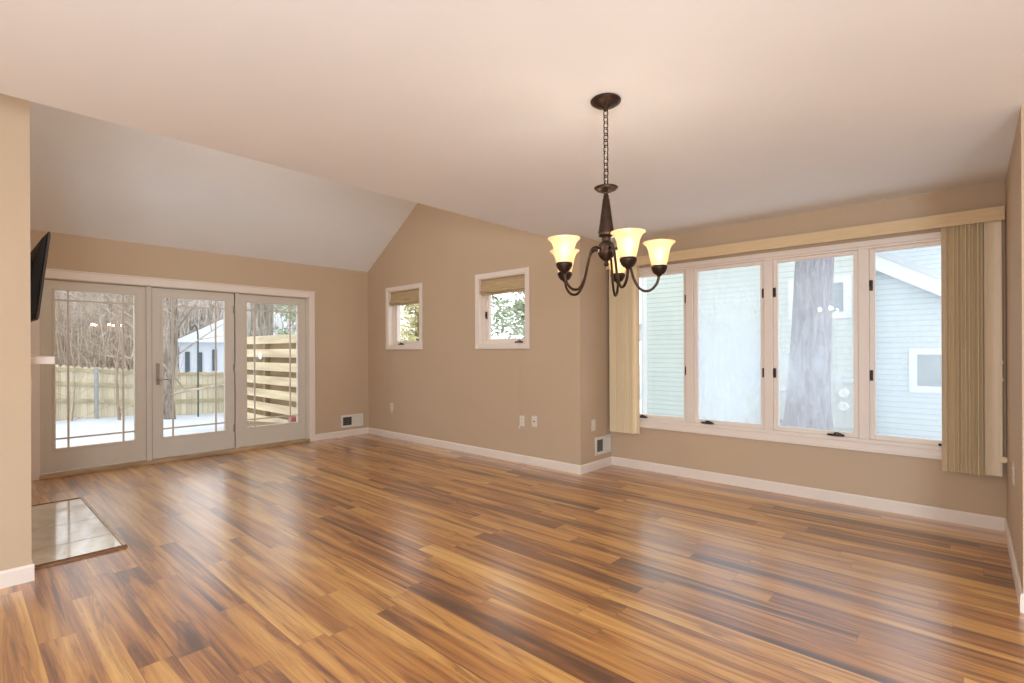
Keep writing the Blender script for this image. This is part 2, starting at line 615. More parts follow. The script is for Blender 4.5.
# bay wall with the four-panel window
B0, B1, BZ0, BZ1 = -2.745, 0.090, 0.520, 2.090
bm = NB()
y0, y1 = YW, YW + T
box(bm, XJ, B0, y0, y1, 0, HC)
box(bm, B1, XR + T, y0, y1, 0, HC)
box(bm, B0, B1, y0, y1, 0, BZ0)
box(bm, B0, B1, y0, y1, BZ1, HC)
struct('wall_window', bm, 'wall', 'tan wall around the large four-panel window', 'wall')

bm = NB()
box(bm, XR, XR + T, YR, YW, 0, HC)
box(bm, XR + T, XK + T, YR, YR + T, 0, HC)
struct('wall_right', bm, 'wall', 'tan wall at the right edge beside the vertical blind', 'wall')

bm = NB()   # fireplace block: the wall at the left edge and the hidden wall facing the small windows
box(bm, XS - T, XS, YB, YS - T, 0, HC)
box(bm, XP, XS, YS - T, YS, 0, ZRG)
box(bm, XS - T, XS, YS - 2.0, YS - T, HC, ZRG)
struct('wall_fireplace', bm, 'wall', 'tan wall corner at the left edge in front of the hearth', 'wall')
bm = NB()
box(bm, XS - T, XE, YB, YS - 1.2, HC + 0.001, HC + 0.12)
struct('ceiling_passage', bm, 'ceiling', 'flat ceiling beside the fireplace wall', 'ceiling')

bm = NB()
box(bm, XS - T, XK + T, YB - T, YB, 0, HC)
struct('wall_rear', bm, 'wall', 'tan wall behind the viewer', 'wall')
bm = NB()
box(bm, XK, XK + T, YB, YR, 0, HC)
struct('wall_kitchen', bm, 'wall', 'tan wall on the kitchen side behind the viewer', 'wall')

# baseboards (profile with an eased top)
BH, BT = 0.092, 0.011
def base_run(name, p0, p1, n, label):
    """p0->p1 along the wall foot, n = unit normal into the room"""
    prof = [(0, 0), (BT, 0), (BT, BH - 0.012), (BT * 0.55, BH), (0, BH)]
    p0, p1, n = Vector((*p0, 0)), Vector((*p1, 0)), Vector((*n, 0))
    bm = NB()
    A = [bm.verts.new(p0 + n * d + up * z) for d, z in prof]
    B = [bm.verts.new(p1 + n * d + up * z) for d, z in prof]
    for i in range(5):
        bm.faces.new((A[i], A[(i + 1) % 5], B[(i + 1) % 5], B[i]))
    bm.faces.new(A[::-1]); bm.faces.new(B)
    return struct(name, bm, 'trim', label, 'baseboard')
base_run('baseboard_left', (XP, 3.452), (XP, YA), (1, 0), 'short white baseboard right of the patio doors')
base_run('baseboard_back', (XP, YA), (XJ + BT, YA), (0, -1), 'long white baseboard below the two small windows')
base_run('baseboard_jog', (XJ, YA), (XJ, YW), (1, 0), 'short white baseboard on the narrow return wall under a floor vent')
base_run('baseboard_window', (XJ, YW), (XR, YW), (0, -1), 'long white baseboard under the large window')
base_run('baseboard_right', (XR, YR - BT), (XR, YW), (-1, 0), 'white baseboard running along the right wall')
base_run('baseboard_right', (XR, YR), (XK, YR), (0, -1), 'white baseboard round the end of the right wall')
base_run('baseboard_fireplace', (XS, YB), (XS, YS + BT), (1, 0), 'white baseboard of the wall corner at the left edge')
base_run('baseboard_fireplace', (XS, YS), (-4.05, YS), (0, 1), 'white baseboard end beside the hearth tiles')

# ------------------------------------------------------------------ patio doors
CW = 0.082
bm = NB()
box(bm, XP, XP + 0.018, D1 - 0.005, D1 + CW - 0.003, 0, DZ + CW)
box(bm, XP, XP + 0.018, D0 - CW, D0 + 0.005, 0, DZ + CW)
box(bm, XP, XP + 0.018, D0 + 0.005, D1 - 0.005, DZ - 0.003, DZ + CW)
box(bm, XP + 0.0, XP + 0.026, D0 - CW - 0.008, D1 + CW + 0.004, DZ + CW - 0.004, DZ + CW + 0.010)
struct('trim_1', bm, 'trim', 'white casing round the three patio door panels', 'door casing', bevel=0.004)
bm = NB()   # jambs, mullions and head inside the opening
for a, b in ((D0, D0 + 0.022), (1.478, 1.528), (2.414, 2.446), (3.332, D1)):
    box(bm, XP - T + 0.02, XP - 0.004, a, b, 0.0, DZ)
box(bm, XP - T + 0.02, XP - 0.004, D0, D1, DZ - 0.012, DZ)
struct('trim_2', bm, 'doorpaint', 'painted jambs and mullions between the patio door panels', 'door frame', bevel=0.003)
bm = NB()
box(bm, XP - T, XP + 0.022, D0, D1, 0.0, 0.040)
struct('trim_3', bm, 'oak', 'oak threshold strip along the foot of the patio doors', 'threshold', bevel=0.004)

def patio_panel(name, label, p0, p1, g0, g1, gz0, gz1, hinge=False, handle=False):
    xo, xi = XP - 0.075, XP - 0.028
    root = struct_root(name, label, 'door', (XP, (p0 + p1) / 2, 0.045))
    z0, z1 = 0.05, 2.004
    bm = NB()
    box(bm, xo, xi, p0, g0, z0, z1)
    box(bm, xo, xi, g1, p1, z0, z1)
    box(bm, xo, xi, g0, g1, z0, gz0)
    box(bm, xo, xi, g0, g1, gz1, z1)
    obj('frame', bm, 'doorpaint', root)
    bm = NB()   # glazing bead
    for xa, xb in ((xi, xi + 0.006),):
        box(bm, xa, xb, g0 - 0.022, g0, gz0 - 0.022, gz1 + 0.022)
        box(bm, xa, xb, g1, g1 + 0.022, gz0 - 0.022, gz1 + 0.022)
        box(bm, xa, xb, g0, g1, gz0 - 0.022, gz0)
        box(bm, xa, xb, g0, g1, gz1, gz1 + 0.022)
    obj('glazing_bead', bm, 'doorpaint', root, bevel=0.002)
    xm = (xo + xi) / 2
    bm = NB()
    box(bm, xm - 0.004, xm + 0.004, g0 - 0.005, g1 + 0.005, gz0 - 0.005, gz1 + 0.005)
    obj('glass_pane', bm, 'glass', root)
    bm = NB()
    yb0, yb1 = g0 + 0.100, g1 - 0.100
    zb0, zb1 = gz0 + 0.095, gz1 - 0.098
    for yb in (yb0, yb1):
        box(bm, xm + 0.004, xm + 0.014, yb - 0.009, yb + 0.009, gz0, gz1)
    for zb in (zb0, zb1):
        box(bm, xm + 0.0042, xm + 0.0136, g0, g1, zb - 0.009, zb + 0.009)
    obj('muntin_grille', bm, 'doorpaint', root)
    if hinge:
        bm = NB()
        box(bm, xo, xi - 0.006, p0 - 0.008, p0, z0, 2.008)
        box(bm, xo, xi - 0.006, p1, p1 + 0.008, z0, 2.008)
        box(bm, xo, xi - 0.006, p0, p1, z1, 2.008)
        obj('gap_shade_strip', bm, 'darkhole', root)  # dark strips that paint the shade in the gaps round the door
        for hz in (0.30, 1.06, 1.80):
            bm = NB()
            tube(bm, [(xi + 0.008, p1 + 0.010, hz - 0.05), (xi + 0.008, p1 + 0.010, hz + 0.05)], 0.008, 8)
            box(bm, xi, xi + 0.004, p1 - 0.016, p1 + 0.018, hz - 0.045, hz + 0.045)
            obj('hinge', bm, 'silver', root)
    if handle:
        yh, zh = p0 + 0.052, 0.95
        bm = NB()
        box(bm, xi, xi + 0.008, yh - 0.019, yh + 0.019, zh - 0.06, zh + 0.19)
        hp = obj('handle_plate', bm, 'silver', root, bevel=0.004)
        bm = NB()
        tube(bm, [(xi + 0.006, yh, zh), (xi + 0.045, yh, zh), (xi + 0.05, yh + 0.012, zh), (xi + 0.05, yh + 0.06, zh + 0.003), (xi + 0.047, yh + 0.105, zh - 0.004)],
             [0.010, 0.009, 0.009, 0.008, 0.007], 10)
        obj('lever', bm, 'silver', hp, smooth=True)
        bm = NB()
        tube(bm, [(xi + 0.006, yh, zh + 0.13), (xi + 0.02, yh, zh + 0.13)], 0.013, 14)
        obj('deadbolt_turn', bm, 'silver', hp)
    return root
patio_panel('door_1', 'fixed glazed patio door panel at the left end, nearest the television', D0 + 0.022, 1.478, 0.712, 1.372, 0.287, 1.902)
patio_panel('door_2', 'hinged middle patio door panel with silver lever handle', 1.536, 2.406, 1.641, 2.296, 0.283, 1.900, True, True)
patio_panel('door_3', 'fixed glazed patio door panel in front of the slatted fence', 2.446, 3.332, 2.556, 3.222, 0.290, 1.902)

# ------------------------------------------------------------------ small casement windows
def small_window(name, xa, xb, label, latch_z=None, crank_x=None):
    root = struct_root(name, label, 'window', ((xa + xb) / 2, YA, WZ0))
    c = 0.054
    bm = NB()
    ya, yb = YA - 0.018, YA
    box(bm, xa - c, xa, ya, yb, WZ0 - c + 0.006, WZ1 + c)
    box(bm, xb, xb + c, ya, yb, WZ0 - c + 0.006, WZ1 + c)
    box(bm, xa, xb, ya, yb, WZ1, WZ1 + c)
    box(bm, xa, xb, ya, yb, WZ0 - c + 0.006, WZ0)
    obj('casing', bm, 'trim', root, bevel=0.004)
    bm = NB()   # deep painted liner
    t = 0.012
    box(bm, xa, xa + t, YA - 0.012, YA + T, WZ0, WZ1)
    box(bm, xb - t, xb, YA - 0.012, YA + T, WZ0, WZ1)
    box(bm, xa + t, xb - t, YA - 0.012, YA + T, WZ0, WZ0 + t)
    box(bm, xa + t, xb - t, YA - 0.012, YA + T, WZ1 - t, WZ1)
    obj('jamb_liner', bm, 'trim', root)
    bm = NB()   # outer frame stop
    fa, fb, f0, f1 = xa + t, xb - t, WZ0 + t, WZ1 - t
    ya, yb = YA + 0.062, YA + 0.15
    s = 0.030
    box(bm, fa, fa + s, ya, yb, f0, f1)
    box(bm, fb - s, fb, ya, yb, f0, f1)
    box(bm, fa + s, fb - s, ya, yb, f0, f0 + s)
    box(bm, fa + s, fb - s, ya, yb, f1 - s, f1)
    obj('frame', bm, 'trim', root, bevel=0.003)
    bm = NB()
    ga, gb, g0, g1 = fa + s, fb - s, f0 + s, f1 - s
    ya, yb = YA + 0.085, YA + 0.13
    s2 = 0.040
    box(bm, ga, ga + s2, ya, yb, g0, g1)
    box(bm, gb - s2, gb, ya, yb, g0, g1)
    box(bm, ga + s2, gb - s2, ya, yb, g0, g0 + s2 - 0.01)
    box(bm, ga + s2, gb - s2, ya, yb, g1 - s2, g1)
    obj('sash', bm, 'trim', root, bevel=0.003)
    bm = NB()
    box(bm, ga + s2 - 0.004, gb - s2 + 0.004, YA + 0.104, YA + 0.110, g0 + s2 - 0.015, g1 - s2 + 0.004)
    obj('glass_pane', bm, 'glass', root)
    if crank_x:
        crank('crank_handle', crank_x, YA + 0.055, f0 + 0.022, root)
    if latch_z:
        latch('latch', ga + 0.012, YA + 0.076, latch_z, root)
    return root

def crank(name, x, y, z, root):
    """folding casement operator: flat oval base with a bent folding arm"""
    bm = NB()
    prof = []
    for i in range(20):
        a = 2 * PI * i / 20
        prof.append((x + 0.062 * math.copysign(abs(math.cos(a)) ** 0.7, math.cos(a)), y - 0.012 + 0.016 * math.sin(a)))
    prism(bm, prof, 2, z - 0.012, z + 0.004)
    h = obj(name, bm, 'latch', root, bevel=0.004)
    bm = NB()
    tube(bm, [(x - 0.01, y - 0.012, z), (x - 0.004, y - 0.016, z + 0.014), (x + 0.018, y - 0.026, z + 0.016), (x + 0.050, y - 0.030, z + 0.004), (x + 0.060, y - 0.03, z - 0.002)],
         [0.008, 0.007, 0.006, 0.006, 0.008], 8)
    obj('crank_arm', bm, 'latch', h, smooth=True)
    return h

def latch(name, x, y, z, root):
    bm = NB()
    box(bm, x - 0.013, x + 0.013, y - 0.006, y, z - 0.042, z + 0.042)
    h = obj(name, bm, 'latch', root, bevel=0.003)
    bm = NB()
    hexa(bm, [(x - 0.007, y - 0.022, z - 0.012), (x + 0.007, y - 0.022, z - 0.012), (x + 0.007, y - 0.004, z - 0.012), (x - 0.007, y - 0.004, z - 0.012),
              (x - 0.006, y - 0.014, z + 0.040), (x + 0.006, y - 0.014, z + 0.040), (x + 0.006, y - 0.004, z + 0.040), (x - 0.006, y - 0.004, z + 0.040)])
    obj('latch_lever', bm, 'latch', h, bevel=0.002)
    return h

small_window('window_1', W1[0], W1[1], 'small window in the gable wall nearest the patio doors', None, -6.10)
small_window('window_2', W2[0], W2[1], 'small window in the gable wall nearer the chandelier', 1.70, -3.83)

def roman_shade(xa, xb, zb, label, cordx, zc, tassel):
    yc = YA + 0.030
    root = thing('roman_shade', label, 'window shade', ((xa + xb) / 2, yc, WZ1 - 0.012), 'roman shades of the small windows')
    xa, xb = xa + 0.016, xb - 0.016
    zt = WZ1 - 0.013
    # side profile (y offset, z): flat top, then two soft stacked folds
    prof = [(0.0, zt), (-0.004, zt - 0.06), (-0.008, zb + 0.075), (-0.026, zb + 0.052), (-0.034, zb + 0.036), (-0.022, zb + 0.026),
            (-0.012, zb + 0.034), (-0.010, zb + 0.020), (-0.014, zb + 0.004), (-0.008, zb), (0.002, zb + 0.006), (0.008, zb + 0.06), (0.010, zt)]
    bm = NB()
    N = 24
    rows = []
    for i in range(N + 1):
        u = i / N
        x = xa + (xb - xa) * u
        sag = 0.006 * math.sin(u * PI * 3 + xa) * 0.5 - 0.004 * math.sin(u * PI)
        rows.append([bm.verts.new((x, yc + dy, z + (sag if k not in (0, 12) else 0))) for k, (dy, z) in enumerate(prof)])
    n = len(prof)
    for a, b in zip(rows, rows[1:]):
        for k in range(n):
            bm.faces.new((a[k], a[(k + 1) % n], b[(k + 1) % n], b[k]))
    bm.faces.new(rows[0][::-1]); bm.faces.new(rows[-1])
    obj('fabric', bm, 'shadefabric', root, smooth=False)
    bm = NB()
    box(bm, xa, xb, yc - 0.005, yc + 0.025, zt - 0.0, WZ1 - 0.0121)
    obj('headrail', bm, 'trim', root)
    bm = NB()
    tube(bm, [(cordx, yc - 0.03, zb + 0.03), (cordx, YA - 0.028, WZ0 + 0.02), (cordx, YA - 0.026, WZ0 - 0.08), (cordx + 0.002, YA - 0.02, zc)], 0.0016, 6)
    cd_ = obj('pull_cord', bm, 'cord', root)
    bm = NB()
    lathe(bm, [(0, 0.036), (0.005, 0.034), (0.010, 0.012), (0.013, 0.0), (0.0, -0.002)], 14, (cordx + 0.002, YA - 0.02, zc - 0.03))
    obj('tassel', bm, 'plate', cd_, smooth=True)
    return root
roman_shade(W1[0], W1[1], 1.925, 'woven tan roman shade folded up in the window nearest the patio doors', -6.235, 0.40, True)
roman_shade(W2[0], W2[1], 1.938, 'woven tan roman shade folded up in the window nearer the chandelier', -3.772, 0.42, True)

# ------------------------------------------------------------------ four-panel window
wr = struct_root('window_3', 'large white four-panel casement window with misted panes', 'window', (-1.33, YW, BZ0))
c = 0.066
bm = NB()
ya, yb = YW - 0.020, YW
box(bm, B0 - c, B0, ya, yb, BZ0 - c, BZ1 + 0.045)
box(bm, B1, B1 + c, ya, yb, BZ0 - c, BZ1 + 0.045)
box(bm, B0, B1, ya, yb, BZ1, BZ1 + 0.045)
box(bm, B0, B1, ya, yb, BZ0 - c, BZ0)
yc2 = YW - 0.030   # raised back band round the outside
box(bm, B0 - c - 0.001, B0 - c + 0.020, yc2, YW - 0.001, BZ0 - c - 0.001, BZ1 + 0.046)
box(bm, B1 + c - 0.020, B1 + c + 0.001, yc2, YW - 0.001, BZ0 - c - 0.001, BZ1 + 0.046)
box(bm, B0 - c + 0.020, B1 + c - 0.020, yc2, YW - 0.001, BZ0 - c - 0.001, BZ0 - c + 0.020)
obj('casing', bm, 'trim', wr, bevel=0.004)
bm = NB()
t = 0.030
ya, yb = YW - 0.008, YW + 0.15
box(bm, B0, B0 + t, ya, yb, BZ0, BZ1)
box(bm, B1 - t, B1, ya, yb, BZ0, BZ1)
box(bm, B0 + t, B1 - t, ya, yb, BZ0, BZ0 + t)
box(bm, B0 + t, B1 - t, ya, yb, BZ1 - 0.018, BZ1)
DIV = (-2.062, -1.340, -0.632)
for d in DIV:
    box(bm, d - 0.036, d + 0.036, ya, yb, BZ0 + t, BZ1 - 0.018)
obj('frame', bm, 'trim', wr, bevel=0.004)
edges = [B0 + t] + [v for d in DIV for v in (d - 0.036, d + 0.036)] + [B1 - t]
fogs = ('fog_light', 'fog_heavy', 'fog_mid', 'fog_soft')
z0, z1 = BZ0 + t, BZ1 - 0.018
for i in range(4):
    a, b = edges[2 * i], edges[2 * i + 1]
    bm = NB()
    s = 0.036
    ya, yb = YW + 0.018, YW + 0.066
    box(bm, a, a + s, ya, yb, z0, z1)
    box(bm, b - s, b, ya, yb, z0, z1)
    box(bm, a + s, b - s, ya, yb, z0, z0 + s)
    box(bm, a + s, b - s, ya, yb, z1 - s + 0.006, z1)
    sash = obj('sash', bm, 'trim', wr, bevel=0.004)
    bm = NB()
    s3 = s - 0.006
    box(bm, a + s3, b - s3, YW + 0.038, YW + 0.044, z0 + s3, z1 - s3 + 0.006)
    p = obj('glass_pane', bm, fogs[i], sash)
    p['label'] = ('lightly misted pane', 'heavily misted white pane', 'misted pane before the tree trunk', 'softly misted pane')[i]
    lx = (b - 0.008, b - 0.008, a + 0.010, a + 0.010)[i]
    for lz in (1.778, 1.06):
        latch('latch', lx, YW + 0.018, lz, sash)
    cx = (-2.575, -1.885, -0.825, -0.115)[i]
    crank('crank_handle', cx, YW - 0.002, BZ0 + 0.046, sash)

# ------------------------------------------------------------------ vertical blind
vb = thing('vertical_blind', 'cream vertical blind parted to both ends of the large window', 'blind', (-1.36, 4.81, 2.24))
VX0, VX1 = -2.945, 0.178
bm = NB()
box(bm, VX0, VX1, 4.790, 4.802, 2.146, 2.240)
box(bm, VX0, VX0 + 0.012, 4.802, YW, 2.146, 2.240)
box(bm, VX1 - 0.012, VX1, 4.802, YW, 2.146, 2.240)
box(bm, VX0 + 0.012, VX1 - 0.012, 4.802, 4.900, 2.228, 2.238)
obj('valance', bm, 'valance', vb, bevel=0.002)
bm = NB()
box(bm, VX0 + 0.02, VX1 - 0.02, 4.822, 4.862, 2.185, 2.222)
obj('headrail', bm, 'exttrim', vb)

def slat(x, ang, zb, mat, wdt=0.089, yc=4.842, bow_=0.007):
    """thin curved vane hanging at x, turned by ang from the window plane"""
    bm = NB()
    N = 8
    ca, sa = math.cos(ang), math.sin(ang)
    fr, bk = [], []
    for i in range(N + 1):
        u = (i / N - 0.5) * wdt
        bow = bow_ * (1 - (2 * i / N - 1) ** 2)
        for lst, dd in ((fr, 0.0), (bk, 0.0018)):
            px = x + u * ca - (bow + dd) * sa
            py = yc + u * sa + (bow + dd) * ca
            lst.append((bm.verts.new((px, py, zb)), bm.verts.new((px, py, 2.186))))
    for i in range(N):
        bm.faces.new((fr[i][0], fr[i + 1][0], fr[i + 1][1], fr[i][1]))
        bm.faces.new((bk[i + 1][0], bk[i][0], bk[i][1], bk[i + 1][1]))
        bm.faces.new((fr[i][1], fr[i + 1][1], bk[i + 1][1], bk[i][1]))
        bm.faces.new((fr[i + 1][0], fr[i][0], bk[i][0], bk[i + 1][0]))
    bm.faces.new((fr[0][0], fr[0][1], bk[0][1], bk[0][0]))
    bm.faces.new((fr[N][1], fr[N][0], bk[N][0], bk[N][1]))
    return obj('slat', bm, mat, vb, smooth=False)
rnd = random.Random(4)
for i in range(18):
    slat(-2.885 + 0.0152 * i, R(56 + (12 if i % 2 else -8) + rnd.uniform(-5, 5)), 0.385, 'slat')
slat(-2.602, R(-28), 0.388, 'slatpale')
slat(-0.118, R(38), 0.382, 'slatpale')
for i in range(19):
    slat(-0.100 + 0.0106 * i, R(58 + (9 if i % 2 else -7) + rnd.uniform(-5, 5)), 0.385, 'slat')
slat(0.118, R(9), 0.392, 'slatpale', yc=4.818, bow_=0.013)
bm = NB()
tube(bm, [(0.166, 4.835, 2.19), (0.164, 4.83, 1.4), (0.164, 4.83, 0.53), (0.170, 4.832, 0.508), (0.176, 4.834, 0.53), (0.176, 4.834, 1.4), (0.174, 4.836, 2.19)], 0.0022, 6)
lc = obj('control_cord', bm, 'cord', vb)
for tx, tz in ((0.163, 1.165), (0.165, 1.045)):
    bm = NB()
    lathe(bm, [(0, 0.03), (0.003, 0.028), (0.008, 0.004), (0.009, 0.0), (0, -0.002)], 12, (tx, 4.826, tz))
    obj('cord_tassel', bm, 'plate', lc, smooth=True)
bm = NB()
tube(bm, [(0.170, 4.822, 0.508), (0.170, 4.846, 0.508)], 0.022, 16)
obj('cord_tensioner', bm, 'slat', lc, bevel=0.003)

# ------------------------------------------------------------------ plates and vents
def wall_plate(kind, p, n, label, cat, gap=True):
    """p = centre on the wall, n = axis letter of the outward normal"""
    root = thing({'outlet': 'wall_outlet', 'jack': 'cable_jack_plate', 'switch': 'wall_plate'}[kind], label, cat, p)
    px, py, pz = p
    def bx(bm, u0, u1, d0, d1, z0, z1):
        if n == '-y':
            box(bm, px + u0, px + u1, py - d1, py - d0, pz + z0, pz + z1)
        elif n == '+x':
            box(bm, px + d0, px + d1, py + u0, py + u1, pz + z0, pz + z1)
        else:
            box(bm, px - d1, px - d0, py + u0, py + u1, pz + z0, pz + z1)
    bm = NB()
    bx(bm, -0.037, 0.037, 0, 0.006, -0.060, 0.060)
    obj('plate', bm, 'plate', root, bevel=0.003)
    if kind == 'outlet':
        for s in (-1, 1):
            bm = NB()
            bx(bm, -0.015, 0.015, 0.006, 0.0085, s * 0.021 - 0.0135, s * 0.021 + 0.0135)
            rc = obj('receptacle', bm, 'plate', root, bevel=0.002)
            bm = NB()
            bx(bm, -0.007, -0.005, 0.0085, 0.009, s * 0.021 - 0.004, s * 0.021 + 0.005)
            bx(bm, 0.005, 0.007, 0.0085, 0.009, s * 0.021 - 0.004, s * 0.021 + 0.005)
            obj('socket_slots', bm, 'darkhole', rc)
    elif kind == 'jack':
        bm = NB()
        if n == '-y':
            tube(bm, [(px, py - 0.005, pz), (px, py - 0.016, pz)], 0.0075, 12)
        obj('jack', bm, 'darkhole', root)
    for s in (-0.047, 0.047):
        bm = NB()
        bx(bm, -0.0025, 0.0025, 0.006, 0.0068, s - 0.0025, s + 0.0025)
        obj('screw', bm, 'silver', root)
    return root
wall_plate('outlet', (-6.262, YA, 0.452), '-y', 'white wall outlet below the small window nearest the patio doors', 'outlet')
wall_plate('outlet', (-3.748, YA, 0.474), '-y', 'white wall outlet beside the pull cord of the second small window', 'outlet')
wall_plate('jack', (-3.566, YA, 0.486), '-y', 'white cable jack plate with dark centre on the gable wall', 'cable jack')
wall_plate('switch', (XJ, 4.549, 0.476), '+x', 'blank white wall plate on the narrow return wall above the vent', 'wall plate')
wall_plate('outlet', (XR, 4.07, 0.555), '-x', 'white wall outlet on the right wall beside the blind', 'outlet')

def wall_vent(p, u0, u1, z0, z1, label):
    """register on a wall facing +x: frame, dark louvred half and closed half"""
    root = thing('wall_vent', label, 'air vent', (p, (u0 + u1) / 2, z0))
    bm = NB()
    f = 0.032
    um = u0 + (u1 - u0) * 0.50
    box(bm, p, p + 0.010, u0, u1, z0, z0 + f)
    box(bm, p, p + 0.010, u0, u1, z1 - f, z1)
    box(bm, p, p + 0.010, u0, u0 + f, z0 + f, z1 - f)
    box(bm, p, p + 0.010, u1 - f, u1, z0 + f, z1 - f)
    box(bm, p, p + 0.010, um - 0.007, um + 0.007, z0 + f, z1 - f)
    obj('frame', bm, 'vent', root, bevel=0.003)
    bm = NB()
    box(bm, p, p + 0.002, u0 + f, um - 0.007, z0 + f, z1 - f)
    obj('duct_opening', bm, 'ventdark', root)
    bm = NB()
    n = 7
    for i in range(n):
        u = u0 + f + (um - 0.007 - u0 - f) * (i + 0.5) / n
        box(bm, p + 0.002, p + 0.008, u - 0.0022, u + 0.0018, z0 + f, z1 - f)
    for k in (1, 2, 3):
        z = z0 + f + (z1 - z0 - 2 * f) * k / 4
        box(bm, p + 0.002, p + 0.0065, u0 + f, um - 0.007, z - 0.002, z + 0.002)
    obj('grille', bm, 'ventmid', root)
    bm = NB()
    n = 10
    for i in range(n):
        a = um + 0.007 + (u1 - f - um - 0.007) * i / n
        b = um + 0.007 + (u1 - f - um - 0.007) * (i + 1) / n
        hexa(bm, [(p, a, z0 + f), (p + 0.007, a, z0 + f), (p + 0.003, b, z0 + f), (p, b, z0 + f),
                  (p, a, z1 - f), (p + 0.007, a, z1 - f), (p + 0.003, b, z1 - f), (p, b, z1 - f)])
    obj('closed_louvres', bm, 'vent', root)
    return root
wall_vent(XP, 3.850, 4.216, 0.132, 0.318, 'white air vent right of the patio doors near the corner')
wall_vent(XJ, 4.578, 4.897, 0.148, 0.340, 'white air vent on the narrow return wall by the large window')

# ------------------------------------------------------------------ fireplace side
bm = NB()
HX0, HX1, HY1 = -5.70, -4.083, 0.745
box(bm, HX0, HX1, YS, HY1, 0.0, 0.012)
hr = thing('hearth', 'glossy beige tiled hearth set in the floor at the left', 'hearth', ((HX0 + HX1) / 2, YS, 0))
obj('tiles', bm, 'tile', hr)
bm = NB()
prism(bm, [(HX1 - 0.002, 0.0), (HX1 + 0.022, 0.0), (HX1 + 0.018, 0.012), (HX1 - 0.002, 0.018)], 1, YS, HY1 + 0.02)
e = obj('edge_strip', bm, 'walnut', hr); e['label'] = 'brown wooden strip along the near edge'
bm = NB()
prism(bm, [(HY1 - 0.001, 0.0), (HY1 + 0.026, 0.0), (HY1 + 0.018, 0.013), (HY1 - 0.001, 0.018)], 0, HX0 - 0.02, HX1 + 0.0)
e = obj('edge_strip', bm, 'palestrip', hr); e['label'] = 'light strip along the room side'
bm = NB()
prism(bm, [(HX0 + 0.002, 0.0), (HX0 - 0.022, 0.0), (HX0 - 0.018, 0.012), (HX0 + 0.002, 0.018)], 1, YS, HY1 + 0.02)
e = obj('edge_strip', bm, 'walnut', hr); e['label'] = 'brown wooden strip along the far edge'

bm = NB()
box(bm, -5.70, -4.07, YS + 0.0, YS + 0.120, 1.200, 1.246)
mt = thing('fireplace_mantel', 'white mantel shelf end sticking out below the television', 'mantel', (-4.88, YS, 1.2))
obj('shelf', bm, 'trim', mt, bevel=0.004)
fs = thing('fireplace_surround', 'white fireplace surround with raised pilaster block under the mantel', 'fireplace', (-4.88, YS, 0))
for xa, xb in ((-4.26, -4.06), (-5.70, -5.50)):
    bm = NB()
    box(bm, xa, xb, YS, YS + 0.014, 0.0, 1.030)
    pl = obj('pilaster', bm, 'trim', fs, bevel=0.003)
    bm = NB()
    box(bm, xa, xb, YS, YS + 0.019, 1.022, 1.116)
    obj('capital_block', bm, 'trim', pl, bevel=0.003)
bm = NB()
box(bm, -5.50, -4.26, YS, YS + 0.012, 0.86, 1.05)
obj('frieze', bm, 'trim', fs)
bm = NB()
box(bm, -5.30, -4.46, YS, YS + 0.008, 0.014, 0.84)
obj('firebox', bm, 'darkhole', fs)

# television: tilts down, its back and near edge face the camera
tv = thing('television', 'black wall-mounted flat television tilted over the mantel', 'television', (-4.9, YS, 1.75))
TX0, TX1 = -5.45, -4.35
zt, zb = 2.040, 1.475
yt, ybm = 0.428, 0.368
d = Vector((0, yt - ybm, zt - zb)).normalized()
nrm = Vector((0, -d.z, d.y))     # towards the wall
def tvq(s, o):
    v = Vector((0, ybm, zb)) + d * s + nrm * o
    return (v.y, v.z)
L = (Vector((0, yt, zt)) - Vector((0, ybm, zb))).length
bm = NB()
prism(bm, [tvq(0, 0), tvq(L, 0), tvq(L, 0.012), tvq(0, 0.012)], 0, TX0, TX1)
obj('bezel', bm, 'tvedge', tv, bevel=0.003)
bm = NB()
prism(bm, [tvq(0.006, 0.012), tvq(L - 0.004, 0.012), tvq(L - 0.05, 0.036), tvq(L - 0.22, 0.060), tvq(0.10, 0.062), tvq(0.03, 0.040)], 0, TX0 + 0.006, TX1 - 0.004)
b = obj('back_cover', bm, 'tvback', tv, bevel=0.004)
bm = NB()
prism(bm, [tvq(0.012, -0.003), tvq(L - 0.012, -0.003), tvq(L - 0.012, 0.0), tvq(0.012, 0.0)], 0, TX0 + 0.012, TX1 - 0.012)
obj('screen', bm, 'tvback', tv)
bm = NB()
box(bm, -5.15, -4.65, YS, YS + 0.012, 1.58, 1.86)
wp = obj('wall_bracket', bm, 'tvback', tv)
for x in (-5.05, -4.75):
    bm = NB()
    prism(bm, [(YS + 0.01, 1.66), (YS + 0.01, 1.78), tvq(0.34, 0.058), tvq(0.22, 0.058)], 0, x - 0.015, x + 0.015)
    obj('bracket_arm', bm, 'tvback', wp)

# ------------------------------------------------------------------ chandelier
CX, CY = -1.259, 2.0525
ch = thing('chandelier', 'bronze five-light chandelier with lit amber bell shades hanging from the ceiling', 'chandelier', (CX, CY, HC))
bm = NB()
lathe(bm, [(0, HC), (0.066, HC), (0.071, HC - 0.006), (0.069, HC - 0.012), (0.052, HC - 0.024), (0.030, HC - 0.033), (0.012, HC - 0.038), (0.010, HC - 0.052), (0, HC - 0.054)], 40, (CX, CY, 0))
can = obj('canopy', bm, 'bronze', ch, smooth=True)
bm = NB()
def link(bm, c, h, wdt, rot, r=0.0026):
    pts = []
    for i in range(17):
        a = 2 * PI * i / 16
        s = math.copysign(abs(math.sin(a)) ** 0.75, math.sin(a)) * h / 2
        q = math.copysign(abs(math.cos(a)) ** 0.9, math.cos(a)) * wdt / 2
        pts.append((c[0] + q * math.cos(rot), c[1] + q * math.sin(rot), c[2] + s))
    tube(bm, pts, r, 6, cap=False)
